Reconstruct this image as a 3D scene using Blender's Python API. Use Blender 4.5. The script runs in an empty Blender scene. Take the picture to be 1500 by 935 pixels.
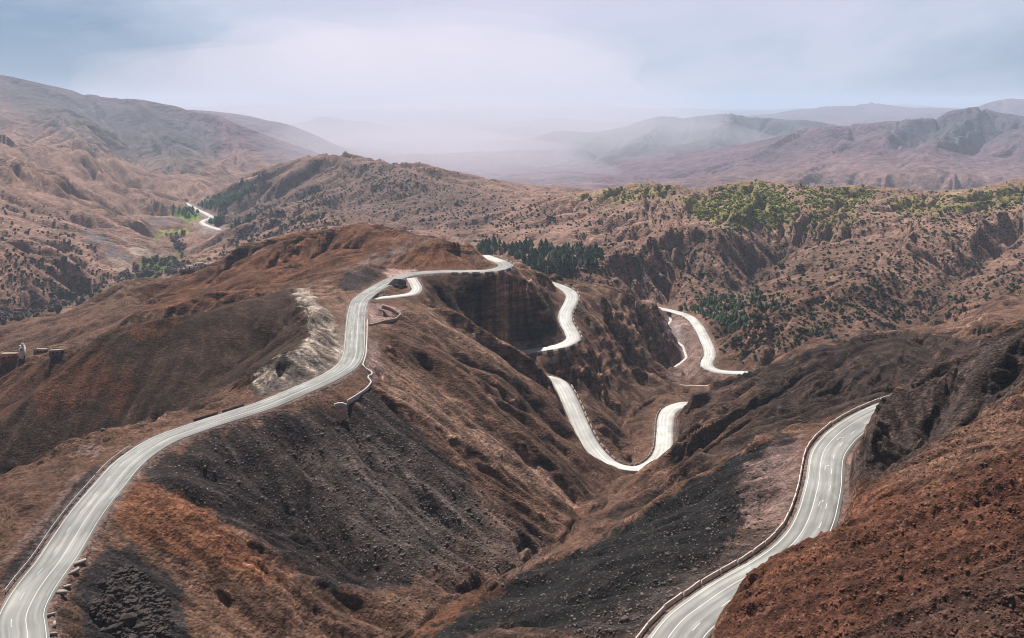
import bpy, bmesh, math, random
import numpy as np
from math import radians
from mathutils import Vector

random.seed(7)
rng = np.random.default_rng(11)
sc = bpy.context.scene
COL = sc.collection

# ------------------------------------------------------------------ camera, sky, sun, exposure
F, HY, CX, W, H = 1300.0, 150.0, 750.0, 1500.0, 935.0      # focal length / horizon row in photo pixels
cam_d = bpy.data.cameras.new("camera")
cam_d.sensor_width = 36.0
cam_d.lens = F / W * 36.0
cam_d.shift_y = (HY - H / 2) / W                            # a shift lens: verticals stay upright
cam_d.clip_start = 1.0
cam_d.clip_end = 90000.0
cam = bpy.data.objects.new("camera", cam_d)
cam.rotation_euler = (radians(90), 0, 0)
COL.objects.link(cam)
sc.camera = cam

SUN_EL, SUN_AZ = radians(58), radians(-24)                  # azimuth from +Y towards +X
sun_dir = Vector((math.sin(SUN_AZ) * math.cos(SUN_EL), math.cos(SUN_AZ) * math.cos(SUN_EL), math.sin(SUN_EL)))
sun_d = bpy.data.lights.new("sun", 'SUN')
sun_d.energy = 5.0
sun_d.angle = radians(1.5)
sun_d.color = (1.0, 0.93, 0.85)
sun = bpy.data.objects.new("sun", sun_d)
sun.rotation_euler = sun_dir.to_track_quat('Z', 'Y').to_euler()
COL.objects.link(sun)

world = bpy.data.worlds.new("World")
sc.world = world
world.use_nodes = True
def build_world():
    nt = world.node_tree; N = nt.nodes; L = nt.links
    N.clear()
    out = N.new('ShaderNodeOutputWorld'); bg = N.new('ShaderNodeBackground')
    sky = N.new('ShaderNodeTexSky'); sky.sky_type = 'NISHITA'; sky.sun_disc = False
    sky.sun_elevation = SUN_EL; sky.sun_rotation = SUN_AZ
    sky.altitude = 1800; sky.air_density = 1.0; sky.dust_density = 1.5
    tc = N.new('ShaderNodeTexCoord')
    mp = N.new('ShaderNodeMapping'); mp.inputs['Scale'].default_value = (1.0, 1.0, 2.6)
    n1 = N.new('ShaderNodeTexNoise'); n1.inputs['Scale'].default_value = 1.9; n1.inputs['Detail'].default_value = 6
    n1.inputs['Roughness'].default_value = 0.55; n1.inputs['Distortion'].default_value = 0.5
    L.new(tc.outputs['Generated'], mp.inputs['Vector']); L.new(mp.outputs[0], n1.inputs['Vector'])
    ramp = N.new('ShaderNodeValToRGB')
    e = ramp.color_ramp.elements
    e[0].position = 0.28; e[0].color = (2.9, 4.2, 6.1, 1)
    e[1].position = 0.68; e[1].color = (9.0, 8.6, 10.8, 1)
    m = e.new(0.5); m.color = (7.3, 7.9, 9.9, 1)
    # a rain cloud to the left, a bright break in the middle
    sep = N.new('ShaderNodeSeparateXYZ'); L.new(tc.outputs['Generated'], sep.inputs[0])
    mr = N.new('ShaderNodeMapRange'); mr.inputs['From Min'].default_value = -0.55; mr.inputs['From Max'].default_value = -0.08
    mr.inputs['To Min'].default_value = -0.19; mr.inputs['To Max'].default_value = 0.10
    mr.interpolation_type = 'SMOOTHSTEP'
    L.new(sep.outputs['X'], mr.inputs['Value'])
    mr2 = N.new('ShaderNodeMapRange'); mr2.inputs['From Min'].default_value = 0.02; mr2.inputs['From Max'].default_value = 0.5
    mr2.inputs['To Min'].default_value = 0.0; mr2.inputs['To Max'].default_value = -0.10
    L.new(sep.outputs['X'], mr2.inputs['Value'])
    a1 = N.new('ShaderNodeMath'); a1.operation = 'ADD'; a2 = N.new('ShaderNodeMath'); a2.operation = 'ADD'
    L.new(n1.outputs['Fac'], a1.inputs[0]); L.new(mr.outputs[0], a1.inputs[1])
    L.new(a1.outputs[0], a2.inputs[0]); L.new(mr2.outputs[0], a2.inputs[1])
    L.new(a2.outputs[0], ramp.inputs['Fac'])
    # unseen sky overhead, darkened to weaken the fill light
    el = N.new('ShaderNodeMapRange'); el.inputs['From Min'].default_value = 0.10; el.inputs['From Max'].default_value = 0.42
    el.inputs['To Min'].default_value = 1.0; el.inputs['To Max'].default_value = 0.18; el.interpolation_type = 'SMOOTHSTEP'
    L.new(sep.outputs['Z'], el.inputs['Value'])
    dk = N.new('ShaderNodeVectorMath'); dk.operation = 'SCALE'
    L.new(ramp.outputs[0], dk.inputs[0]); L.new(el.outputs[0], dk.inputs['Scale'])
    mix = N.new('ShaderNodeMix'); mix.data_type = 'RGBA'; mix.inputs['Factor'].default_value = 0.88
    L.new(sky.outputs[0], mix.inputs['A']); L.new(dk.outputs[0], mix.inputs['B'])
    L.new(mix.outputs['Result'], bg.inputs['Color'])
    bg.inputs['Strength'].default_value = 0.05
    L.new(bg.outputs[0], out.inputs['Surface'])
build_world()

sc.view_settings.view_transform = 'Standard'
sc.view_settings.look = 'None'
sc.view_settings.gamma = 1.0
sc.view_settings.use_curve_mapping = False
sc.view_settings.exposure = 0.72
sc.cycles.use_denoising = True
sc.cycles.filter_width = 0.95
sc.cycles.max_bounces = 5
sc.cycles.volume_bounces = 1
sc.cycles.transparent_max_bounces = 6

# ------------------------------------------------------------------ helpers
def tag(o, label=None, cat=None, group=None, kind=None):
    if label: o['label'] = label
    if cat: o['category'] = cat
    if group: o['group'] = group
    if kind: o['kind'] = kind
    return o

def np_mesh(name, verts, faces_flat, loop_tot, mat=None, smooth=False, parent=None, uv=None, colattr=None):
    me = bpy.data.meshes.new(name)
    verts = np.asarray(verts, np.float32)
    faces_flat = np.asarray(faces_flat, np.int32); loop_tot = np.asarray(loop_tot, np.int32)
    me.vertices.add(len(verts)); me.vertices.foreach_set('co', verts.ravel())
    me.loops.add(len(faces_flat)); me.loops.foreach_set('vertex_index', faces_flat)
    me.polygons.add(len(loop_tot))
    st = np.zeros(len(loop_tot), np.int32); st[1:] = np.cumsum(loop_tot)[:-1]
    me.polygons.foreach_set('loop_start', st)
    me.polygons.foreach_set('loop_total', loop_tot)
    if smooth:
        me.polygons.foreach_set('use_smooth', np.ones(len(loop_tot), bool))
    if uv is not None:
        ul = me.uv_layers.new(name='UVMap')
        ul.data.foreach_set('uv', np.asarray(uv, np.float32)[faces_flat].ravel())
    if colattr is not None:
        for nm, arr in colattr.items():
            at = me.attributes.new(nm, 'FLOAT_COLOR', 'POINT')
            at.data.foreach_set('color', np.asarray(arr, np.float32).ravel())
    me.update(calc_edges=True)
    if mat: me.materials.append(mat)
    o = bpy.data.objects.new(name, me)
    COL.objects.link(o)
    if parent: o.parent = parent
    return o

class MB:
    """collects polygons of one mesh"""
    def __init__(self): self.v = []; self.f = []
    def poly(self, pts):
        n = len(self.v); self.v += [tuple(p) for p in pts]; self.f.append(list(range(n, n + len(pts))))
    def mesh(self, vs, fs):
        n = len(self.v); self.v += [tuple(p) for p in vs]; self.f += [[i + n for i in q] for q in fs]
    def obox(self, c, ax, ay, az, hx, hy, hz, taper=1.0):
        c, ax, ay, az = Vector(c), Vector(ax), Vector(ay), Vector(az)
        vs = []
        for sz in (-1, 1):
            t = 1.0 if sz < 0 else taper
            for sx, sy in ((-1, -1), (1, -1), (1, 1), (-1, 1)):
                vs.append(c + ax * hx * sx * t + ay * hy * sy * t + az * hz * sz)
        self.mesh(vs, [[3, 2, 1, 0], [4, 5, 6, 7], [0, 1, 5, 4], [1, 2, 6, 5], [2, 3, 7, 6], [3, 0, 4, 7]])
    def tube(self, p, q, r0, r1, n=6):
        p, q = Vector(p), Vector(q); d = (q - p).normalized()
        a = d.orthogonal().normalized(); b = d.cross(a)
        vs = []
        for c, r in ((p, r0), (q, r1)):
            for k in range(n):
                t = 2 * math.pi * k / n
                vs.append(c + a * math.cos(t) * r + b * math.sin(t) * r)
        fs = [[k, (k + 1) % n, n + (k + 1) % n, n + k] for k in range(n)]
        fs += [list(range(n - 1, -1, -1)), list(range(n, 2 * n))]
        self.mesh(vs, fs)
    def build(self, name, mat, parent=None, smooth=False):
        flat = [i for q in self.f for i in q]
        return np_mesh(name, self.v, flat, [len(q) for q in self.f], mat, smooth, parent)

def empty(name, loc):
    o = bpy.data.objects.new(name, None); COL.objects.link(o); o.location = loc
    o.empty_display_size = 0.5
    return o

def pt(px, py, Y):
    return np.array([(px - CX) / F * Y, Y, (HY - py) / F * Y])
def ptz(px, py, Z):
    return pt(px, py, F * Z / (HY - py))

def smooth01(x, a, b):
    t = np.clip((x - a) / (b - a), 0, 1)
    return t * t * (3 - 2 * t)

def hash2(ix, iy, seed):
    h = (ix.astype(np.int64) * 374761393 + iy.astype(np.int64) * 668265263 + seed * 1442695041) & 0xFFFFFFFF
    h = ((h ^ (h >> 13)) * 1274126177) & 0xFFFFFFFF
    h = ((h ^ (h >> 16)) * 2246822519) & 0xFFFFFFFF
    return ((h ^ (h >> 15)) & 0xFFFFFF) / float(0x1000000)

def perlin(x, y, seed=0):
    ix = np.floor(x); iy = np.floor(y); fx = x - ix; fy = y - iy
    ix = ix.astype(np.int64); iy = iy.astype(np.int64)
    u = fx * fx * fx * (fx * (fx * 6 - 15) + 10); v = fy * fy * fy * (fy * (fy * 6 - 15) + 10)
    r = []
    for dx, dy in ((0, 0), (1, 0), (0, 1), (1, 1)):
        a = hash2(ix + dx, iy + dy, seed) * 2 * np.pi
        r.append(np.cos(a) * (fx - dx) + np.sin(a) * (fy - dy))
    return ((r[0] * (1 - u) + r[1] * u) * (1 - v) + (r[2] * (1 - u) + r[3] * u) * v) * 1.5

def gully(x, y, dx, dy, seed):
    """stripes that run along the unit direction (dx,dy); x,y in wavelengths; ridges and furrows"""
    ix = np.floor(x * 0.6); iy = np.floor(y * 0.6)
    s = np.zeros_like(x); c = np.zeros_like(x); wsum = np.zeros_like(x)
    for ox in (-1, 0, 1):
        for oy in (-1, 0, 1):
            cx = ix + ox; cy = iy + oy
            jx = (cx + hash2(cx, cy, seed)) / 0.6; jy = (cy + hash2(cx, cy, seed + 17)) / 0.6
            ph = hash2(cx, cy, seed + 31) * 2 * np.pi
            rx = x - jx; ry = y - jy
            d2 = rx * rx + ry * ry
            w = np.exp(-d2 * 0.75)
            p = (-rx * dy + ry * dx) * 2 * np.pi + ph
            c += np.cos(p) * w; s += np.sin(p) * w; wsum += w
    m = np.sqrt(c * c + s * s) + 1e-6
    return c / m * np.clip(m / wsum * 1.7, 0, 1)

# ------------------------------------------------------------------ roads: centre lines in the world
def catmull(P, step):
    P = np.asarray(P, float)
    Q = np.vstack([2 * P[0] - P[1], P, 2 * P[-1] - P[-2]])
    out = []
    for i in range(1, len(Q) - 2):
        p0, p1, p2, p3 = Q[i - 1], Q[i], Q[i + 1], Q[i + 2]
        n = max(2, int(np.linalg.norm(p2 - p1) / step * 2))
        t = np.linspace(0, 1, n, endpoint=False)[:, None]
        out.append(0.5 * (2 * p1 + (p2 - p0) * t + (2 * p0 - 5 * p1 + 4 * p2 - p3) * t ** 2 + (3 * p1 - p0 - 3 * p2 + p3) * t ** 3))
    out = np.vstack(out + [P[-1:]])
    return resample(out, step)

def resample(P, step):
    d = np.r_[0, np.cumsum(np.linalg.norm(np.diff(P, axis=0), axis=1))]
    n = max(2, int(d[-1] / step) + 1)
    s = np.linspace(0, d[-1], n)
    return np.stack([np.interp(s, d, P[:, k]) for k in range(3)], 1)

def smooth_path(P, it):
    P = P.copy()
    for _ in range(it):
        P[1:-1] = 0.25 * P[:-2] + 0.5 * P[1:-1] + 0.25 * P[2:]
    return P

def normals2(P):
    T = np.gradient(P[:, :2], axis=0)
    T /= np.linalg.norm(T, axis=1)[:, None] + 1e-9
    return T, np.stack([T[:, 1], -T[:, 0]], 1)           # right-hand side normal

def offset_path(P, d):
    T, Nn = normals2(P)
    Q = P.copy(); Q[:, :2] += Nn * d
    return Q

L_pts = [ptz(a, b, -90) for a, b in [(30, 1100), (34, 1000), (33, 935), (31, 905), (42, 878), (60, 850), (83, 820), (102, 790),
        (120, 762), (140, 735), (161, 710), (186, 681), (214, 659), (240, 644), (265, 634), (312, 618), (375, 598), (404, 587), (440, 572),
        (480, 554), (506, 538), (517, 522), (520, 500), (521, 475), (524, 450), (530, 438), (546, 426), (567, 414), (583, 407),
        (604, 401.5), (640, 398.6), (680, 398.0), (713, 397.4), (733, 393.8), (741, 388.8), (733, 383.5), (718, 378)]]
road_L = catmull(L_pts, 1.5)
# from the hairpin the road winds on, first behind the knoll, down to the lower bends
M_ctrl = [ptz(733, 383.5, -90), ptz(718, 378, -90), pt(706, 374, 540), pt(704, 379, 566), pt(722, 388, 584), pt(760, 402, 582), pt(792, 411, 566),
          ptz(814, 417, -115), ptz(829, 423.5, -116.5), ptz(838, 432, -118), ptz(836, 443, -120), ptz(828, 459, -123), ptz(829, 472, -125),
          ptz(838, 488, -127.5), ptz(839, 498, -128.5), ptz(822, 507, -129.6), ptz(795, 511.5, -130.3), ptz(765, 515.5, -131),
          pt(738, 517, 462), pt(722, 528, 454), pt(728, 545, 442), pt(765, 551, 440), pt(797, 553, 444),
          ptz(819, 560, -139), ptz(834, 586, -142), ptz(846, 614, -145.5), ptz(859, 642, -149), ptz(873, 662, -151.5), ptz(893, 680, -153.5),
          ptz(920, 688.5, -154.5), ptz(943, 687, -155.2), ptz(962, 676, -155.8), ptz(972, 660, -156.3), ptz(974, 635, -157), ptz(976, 610, -157.6),
          ptz(986, 598, -158), ptz(1004, 592, -159), pt(1035, 588, 487), pt(1072, 568, 525), pt(1102, 550, 551), ptz(1090, 546.5, -169), ptz(1066, 545.8, -169.3),
          ptz(1046, 542.5, -169.7), ptz(1035, 534, -170), ptz(1040, 519, -170), ptz(1036, 504, -170), ptz(1024, 480, -170), ptz(1012, 466, -170),
          ptz(996, 459, -170), ptz(972, 453, -170), ptz(940, 448, -170), ptz(915, 440, -170)]
road_M = smooth_path(catmull(M_ctrl, 1.5), 6)
R_left = [ptz(a, b, -90) for a, b in [(905, 1010), (926, 965), (948, 935), (975, 901), (1013, 873), (1051, 848), (1088, 828), (1126, 803), (1151, 778),
          (1166, 750), (1174, 725), (1180, 703), (1183, 680), (1188, 660), (1203, 640), (1222, 624), (1244, 610), (1270, 597), (1300, 586), (1330, 577), (1365, 570)]]
WR = 8.7
road_R = smooth_path(offset_path(catmull(R_left, 1.5), WR / 2), 4)
spur_pts = [ptz(603, 407, -90.2), ptz(608, 416, -91), ptz(611, 423, -92), ptz(604, 430, -92.5), ptz(585, 433.5, -92.5), ptz(562, 436, -92), ptz(545, 438, -91)]
road_S = catmull(spur_pts, 1.0)
V_pts = [ptz(270, 297, -222), ptz(281, 303, -221), ptz(290, 308, -219), ptz(303, 314, -217), ptz(310, 319, -215), ptz(300, 323, -214), ptz(296, 327, -213),
         ptz(306, 332, -212), ptz(322, 337, -211), ptz(336, 340, -210), ptz(352, 343, -209)]
road_V = catmull(V_pts, 5.0)
stream_P = smooth_path(catmull([ptz(a, b, z) for a, b, z in [(976, 460, -174), (983, 468, -174.5), (979, 478, -175), (988, 497, -175.8), (999, 506, -176), (1003, 516, -176.3), (1004, 526, -176.6), (988, 538, -177), (976, 546, -177.3), (967, 553, -177.6), (962, 558, -178)]], 1.2), 2)
track_P = smooth_path(catmull([ptz(a, b, z) for a, b, z in [(925, 550, -166), (945, 556, -168.5), (963, 561, -171), (985, 563, -172.3), (1010, 565, -173), (1038, 565, -173.3), (1056, 561, -172.5)]], 1.2), 2)

# ------------------------------------------------------------------ terrain: control lines  (photo column, photo row, distance)
LINES = []
def C(*pts): LINES.append([(a, math.log(c), (HY - b) / F * c) for a, b, c in pts])
def CZ(z, *pts): LINES.append([(a, math.log(F * z / (HY - b)), z) for a, b in pts])
def CY(Y, z, x0, x1): LINES.append([(x0, math.log(Y), z), (x1, math.log(Y), z)])
def plane_pt(px, py, P):
    a, b, c = P; sx = (px - CX) / F; sz = (HY - py) / F
    Y = c / (sz - a * sx - b)
    return (px, py, Y)

# under and in front of the camera
CY(22, -16, -700, 2200); CY(60, -50, -700, 2200); CY(105, -76, -700, 880)
# hillside on the right foreground
FRP = (0.49, -0.173, -75.5 - 0.49 * 28 + 0.173 * 125)
for row in ([(1090, 990), (1300, 990), (1500, 990), (1800, 990)], [(1060, 930), (1200, 935), (1350, 935), (1500, 935)],
            [(1120, 860), (1250, 850), (1400, 850), (1550, 850)], [(1230, 770), (1350, 760), (1500, 750), (1650, 740)],
            [(1330, 700), (1420, 680), (1500, 650), (1650, 620)]):
    C(*[plane_pt(a, b, FRP) for a, b in row])
C((1036, 950, 123), (1041, 935, 126), (1056, 896, 136), (1076, 863, 145), (1092, 836, 153), (1116, 823, 158), (1141, 800, 165), (1171, 778, 172),
  (1217, 738, 186), (1237, 728, 190), (1286, 700, 198), (1323, 681, 200), (1379, 649, 201), (1425, 621, 203), (1500, 560, 207), (1650, 470, 215))
C(*[(a, b - 1, c - 5) for a, b, c in [(1041, 939, 126), (1056, 900, 136), (1076, 867, 145), (1092, 840, 153), (1116, 827, 158), (1141, 804, 165), (1171, 782, 172), (1217, 742, 186), (1237, 732, 190), (1286, 704, 198)]])
C(*[(a, b, c + 4.5) for a, b, c in [(1041, 935, 126), (1056, 896, 136), (1076, 863, 145), (1092, 836, 153), (1116, 823, 158), (1141, 800, 165), (1171, 778, 172), (1217, 738, 186)]])
C((1285, 708, 206), (1330, 690, 211), (1379, 659, 213), (1425, 630, 215), (1500, 568, 219))
C((1300, 650, 219), (1350, 620, 223), (1420, 575, 227), (1500, 520, 230))
C((1268, 690, 203), (1258, 660, 209), (1252, 643, 212), (1262, 616, 223), (1270, 597, 232), (1279, 586, 236), (1300, 571, 240), (1332, 553, 243), (1398, 523, 245), (1444, 500, 244), (1500, 470, 243), (1650, 400, 240))
C((1262, 640, 207), (1272, 614, 218), (1280, 596, 227), (1290, 585, 231), (1332, 558, 238), (1398, 528, 240), (1500, 475, 238))
# bench and dark slope below the right road
C((1197, 621, 256), (1124, 640, 250), (1068, 672, 246), (1000, 712, 245), (940, 756, 246), (900, 780, 250), (862, 797, 256))
C((1150, 700, 214), (1120, 740, 205), (1060, 800, 190), (1000, 850, 178), (930, 915, 164))
C((1250, 596, 302), (1197, 629, 292), (1124, 652, 287), (1068, 684, 284), (1000, 724, 279), (940, 766, 272), (890, 790, 268), (850, 790, 274))
C((1300, 579, 312), (1400, 539, 332), (1500, 505, 334), (1650, 470, 330))
# the gully between the two roads
C((520, 985, 180), (576, 940, 192), (600, 925, 198), (640, 890, 212), (740, 848, 235), (800, 812, 258), (835, 780, 281), (862, 745, 312), (885, 712, 340), (905, 705, 350))
C((700, 935, 196), (800, 900, 190), (900, 850, 192), (960, 800, 202))
# below the left road: hollow, orange rib, scree
C((85, 1000, 140), (150, 1000, 150), (250, 1000, 160), (400, 1000, 167), (500, 1000, 172))
C((140, 850, 171), (200, 860, 176), (300, 870, 182), (400, 895, 184))
C((196, 706, 206), (260, 742, 201), (330, 790, 196), (400, 835, 194), (470, 885, 191), (530, 935, 187))
C((340, 700, 234), (420, 770, 226), (520, 850, 216))
C((545, 562, 290), (600, 612, 284), (680, 692, 272), (760, 772, 263), (800, 806, 260))
C((585, 570, 304), (650, 630, 297), (740, 715, 290), (820, 765, 292))
C((562, 505, 334), (640, 572, 322), (720, 642, 313), (800, 702, 309), (850, 738, 312))
C((590, 485, 362), (640, 522, 352), (700, 567, 345), (780, 632, 340), (860, 697, 338))
C((606, 442, 418), (650, 457, 419), (700, 482, 421), (735, 500, 422), (757, 512, 422), (785, 533, 420), (812, 556, 418), (824, 585, 404), (838, 622, 388), (851, 650, 375), (872, 672, 366), (895, 692, 358))
C((640, 452, 436), (680, 478, 441), (710, 500, 443))
C((655, 402, 463), (700, 402, 463))
C((745, 396, 487), (765, 402, 492), (790, 412, 500), (812, 428, 508), (820, 445, 505))
C((720, 450, 460), (770, 460, 476), (810, 465, 486))
# knolls at the hairpin
C((566, 395, 487), (585, 385, 494), (600, 368, 503), (612, 357, 509), (640, 350, 513), (660, 351, 513), (688, 356, 511), (700, 364, 507), (708, 373, 506))
C((690, 373, 555), (712, 368, 556), (732, 371, 553), (745, 380, 541), (752, 387, 531), (780, 400, 530), (806, 412, 542))
# left side: bank, white rock, trench
C((470, 416, 440), (490, 405, 452), (510, 397, 459), (545, 388, 472), (562, 393, 478))
C((424, 424, 425), (437, 440, 382), (450, 465, 342), (458, 485, 322), (452, 500, 309), (435, 511, 299), (415, 517, 295), (400, 530, 290), (375, 548, 284), (330, 577, 278), (300, 593, 270))
C((0, 700, 215), (37, 681, 222), (75, 664, 228), (115, 641, 238), (143, 632, 242), (175, 626, 246), (200, 619, 250), (225, 615, 255), (243, 606, 261), (275, 608, 262))
C((120, 700, 211), (92, 735, 198), (68, 765, 188), (40, 796, 178), (0, 836, 168), (-60, 880, 158))
C((-250, 740, 190), (-100, 730, 198), (0, 765, 190), (60, 720, 204))
# brown ridge behind the left road
C((-300, 760, 300), (-100, 690, 318), (0, 619, 330), (50, 576, 340), (75, 551, 345), (100, 531, 350), (148, 486, 362), (200, 468, 366), (250, 463, 366), (300, 458, 370), (345, 444, 382), (375, 436, 395), (424, 424, 420))
C((400, 512, 362), (360, 532, 352), (345, 545, 343), (300, 577, 332), (263, 606, 322), (200, 655, 318), (100, 710, 312), (0, 770, 305), (-200, 870, 290))
C((-200, 690, 385), (0, 628, 388), (50, 590, 396), (100, 545, 402), (140, 505, 412), (200, 490, 430), (300, 475, 440), (380, 452, 450))
C((-200, 600, 440), (0, 541, 442), (37, 524, 441), (75, 521, 433), (105, 516, 421), (125, 503, 404))
C((-200, 560, 500), (0, 530, 485), (60, 512, 492), (110, 508, 496), (160, 506, 490), (200, 500, 485), (300, 477, 482), (380, 452, 480), (440, 432, 480))
C((480, 412, 500), (520, 400, 500), (560, 391, 510))
C((500, 392, 530), (540, 379, 545), (594, 363, 560))
C((-200, 540, 540), (16, 486, 562), (60, 470, 582), (112, 454, 602), (140, 438, 612), (184, 418, 622), (230, 412, 632), (280, 404, 640), (304, 392, 640), (340, 380, 640), (366, 363, 640), (410, 352, 640),
  (436, 341, 640), (460, 336, 640), (500, 334, 640), (545, 326, 640), (575, 331, 636), (604, 346, 615), (640, 351, 600))
C((280, 440, 545), (330, 420, 555), (400, 395, 570), (440, 380, 585))
C((392, 412, 545), (410, 385, 590), (428, 360, 622))
def RIB(back, *pts):
    C(*pts); C(*[(a + 2, b - 1.5, c + back) for a, b, c in pts[1:]])
RIB(40, (419, 422, 470), (380, 421, 478), (338, 424, 485), (300, 436, 488), (262, 450, 490), (200, 462, 495))
RIB(32, (500, 372, 600), (470, 385, 580), (438, 397, 566), (400, 414, 548))
RIB(26, (340, 381, 638), (330, 400, 600), (318, 425, 560))
RIB(26, (184, 419, 618), (190, 440, 575), (210, 455, 540))
# behind it
C((0, 470, 700), (100, 480, 720), (200, 440, 760), (300, 412, 850), (400, 377, 850), (450, 362, 850), (520, 352, 850), (600, 372, 800), (680, 385, 720))
# valley on the left
C((-300, 520, 700), (0, 470, 820), (60, 462, 840), (110, 442, 915), (150, 427, 975), (200, 402, 1075), (250, 390, 1110), (247, 366, 1260), (270, 342, 1440), (285, 320, 1690), (293, 305, 1830), (320, 285, 2200), (360, 275, 2500))
C((300, 392, 1090), (275, 370, 1250), (300, 345, 1420))
C((-300, 330, 900), (-100, 342, 940), (0, 351, 952), (40, 358, 962), (76, 374, 970), (104, 396, 976), (140, 420, 982), (150, 430, 985))
C((-200, 355, 1040), (0, 361, 1045), (60, 386, 1052), (100, 408, 1062))
C((-300, 190, 1500), (0, 232, 1500), (70, 252, 1480), (130, 290, 1420), (190, 335, 1350), (215, 357, 1290))
C((-200, 260, 1750), (0, 262, 1720), (90, 285, 1680), (160, 318, 1560), (225, 345, 1420))
C((-300, 160, 2000), (0, 199, 2000), (50, 211, 2000), (92, 222, 1950), (115, 234, 1900), (142, 257, 1850), (192, 288, 1750), (238, 307, 1690), (258, 318, 1660))
C((-100, 220, 2400), (60, 230, 2400), (120, 254, 2250), (180, 290, 2050), (225, 302, 1950), (270, 300, 1950))
C((-400, 85, 3500), (-150, 100, 3550), (0, 110, 3600), (70, 127, 3700), (115, 129, 3700), (150, 142, 3700), (200, 147, 3700), (250, 157, 3650), (310, 167, 3600), (350, 187, 3500), (400, 222, 3300), (425, 246, 3150))
C((200, 147, 3700), (230, 200, 3000), (260, 240, 2500), (280, 275, 2150))
C((70, 127, 3700), (100, 172, 2800), (135, 215, 2400), (165, 255, 2180))
C((118, 142, 3750), (152, 182, 3300), (188, 228, 2800), (212, 266, 2350))
C((275, 170, 3650), (300, 215, 3200), (318, 250, 2700))
C((330, 178, 3500), (345, 222, 2900), (350, 256, 2550))
C((0, 135, 4300), (200, 170, 4300), (330, 185, 4300), (420, 222, 4200), (450, 244, 4000))
C((250, 160, 5100), (310, 162, 5000), (380, 172, 5000), (425, 185, 5000), (475, 202, 5000), (520, 221, 4900))
# peak in the middle
C((285, 304, 1830), (325, 283, 1850), (360, 267, 1870), (390, 255, 1890), (415, 247, 1895), (435, 238, 1900), (455, 230, 1900), (500, 227, 1880), (540, 235, 1850), (565, 240, 1820), (582, 237, 1800), (605, 247, 1750),
  (650, 265, 1650), (690, 280, 1550), (720, 290, 1480), (750, 298, 1400))
C((332, 339, 1450), (370, 327, 1400), (400, 316, 1350), (438, 303, 1300), (470, 306, 1250), (500, 319, 1200), (545, 332, 1120))
C((345, 340, 1530), (400, 322, 1490), (450, 311, 1480), (520, 322, 1350), (580, 330, 1250), (640, 342, 1130), (700, 357, 1020))
C((340, 378, 1150), (400, 355, 1180), (450, 342, 1120), (520, 345, 1020))
C((500, 228, 1880), (530, 265, 1650), (560, 300, 1450))
C((605, 247, 1750), (640, 290, 1450), (690, 330, 1180))
# forest hollow and right-hand shrub hill
C((690, 372, 860), (740, 374, 880), (800, 372, 930), (860, 378, 930), (885, 373, 950))
C((770, 410, 700), (800, 414, 730), (850, 402, 830))
C((806, 408, 700), (844, 394, 732), (880, 381, 762), (925, 368, 800), (957, 352, 830), (989, 343, 860), (1010, 328, 920))
C((838, 420, 562), (867, 418, 577), (892, 423, 583), (918, 429, 592), (944, 439, 603), (966, 452, 620), (977, 478, 655), (1000, 510, 622), (1003, 527, 598))
C((840, 432, 640), (900, 437, 650), (950, 452, 680), (965, 457, 720))
C((870, 470, 522), (930, 510, 545), (965, 540, 556))
C((890, 440, 556), (930, 478, 565), (985, 530, 575))
CZ(-176.5, (984, 466), (977, 478), (987, 496), (998, 505), (1003, 526), (987, 537), (967, 553), (964, 558), (1003, 563), (1038, 565), (1060, 560))
CZ(-171, (1000, 470), (1012, 490), (1024, 515), (1016, 535), (1036, 550))
C((975, 548, 570), (1010, 545, 578), (1050, 553, 565))
C((926, 677, 393), (915, 647, 418), (900, 617, 455), (930, 592, 485), (985, 577, 520), (1040, 569, 545))
C((905, 640, 415), (880, 605, 436), (850, 575, 446))
C((945, 655, 405), (950, 620, 430), (970, 597, 470))
C((850, 540, 466), (900, 560, 494), (940, 566, 526))
C((750, 302, 1345), (800, 293, 1280), (840, 285, 1250), (900, 277, 1230), (960, 270, 1220), (1000, 280, 1200), (1050, 279, 1200), (1110, 266, 1200), (1150, 275, 1190), (1210, 269, 1190), (1250, 272, 1180), (1300, 280, 1180),
  (1340, 282, 1180), (1390, 285, 1180), (1425, 282, 1170), (1500, 267, 1150), (1650, 250, 1120), (1900, 240, 1100))
C((1110, 266, 1200), (1105, 300, 1060), (1060, 330, 960), (1040, 365, 870))
C((1000, 280, 1200), (1000, 310, 1080), (1012, 345, 930))
C((840, 285, 1250), (850, 320, 1110), (870, 350, 1010))
C((960, 270, 1220), (950, 300, 1090), (935, 335, 960))
C((900, 280, 1200), (905, 310, 1090), (905, 345, 1000))
C((1350, 296, 1100), (1342, 322, 950), (1326, 354, 835), (1286, 394, 735), (1239, 416, 672), (1170, 438, 632), (1115, 470, 592))
C((1170, 360, 985), (1133, 380, 930), (1108, 414, 842), (1072, 442, 768), (1045, 462, 712))
C((1250, 330, 985), (1215, 365, 900), (1180, 390, 842))
C((1230, 300, 1090), (1210, 330, 990), (1190, 350, 940))
C((1500, 345, 960), (1442, 383, 860), (1399, 409, 785), (1377, 434, 715), (1352, 474, 630), (1335, 502, 580))
C((1500, 300, 1050), (1450, 330, 930), (1420, 360, 850))
C((1500, 425, 580), (1455, 455, 520), (1430, 480, 480))
C((1010, 328, 920), (1000, 370, 882), (985, 410, 805), (984, 442, 765))
CZ(-166.5, (1048, 466), (1064, 505), (1078, 534))
C((1120, 545, 520), (1250, 507, 515), (1400, 508, 490), (1500, 500, 440))
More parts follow.
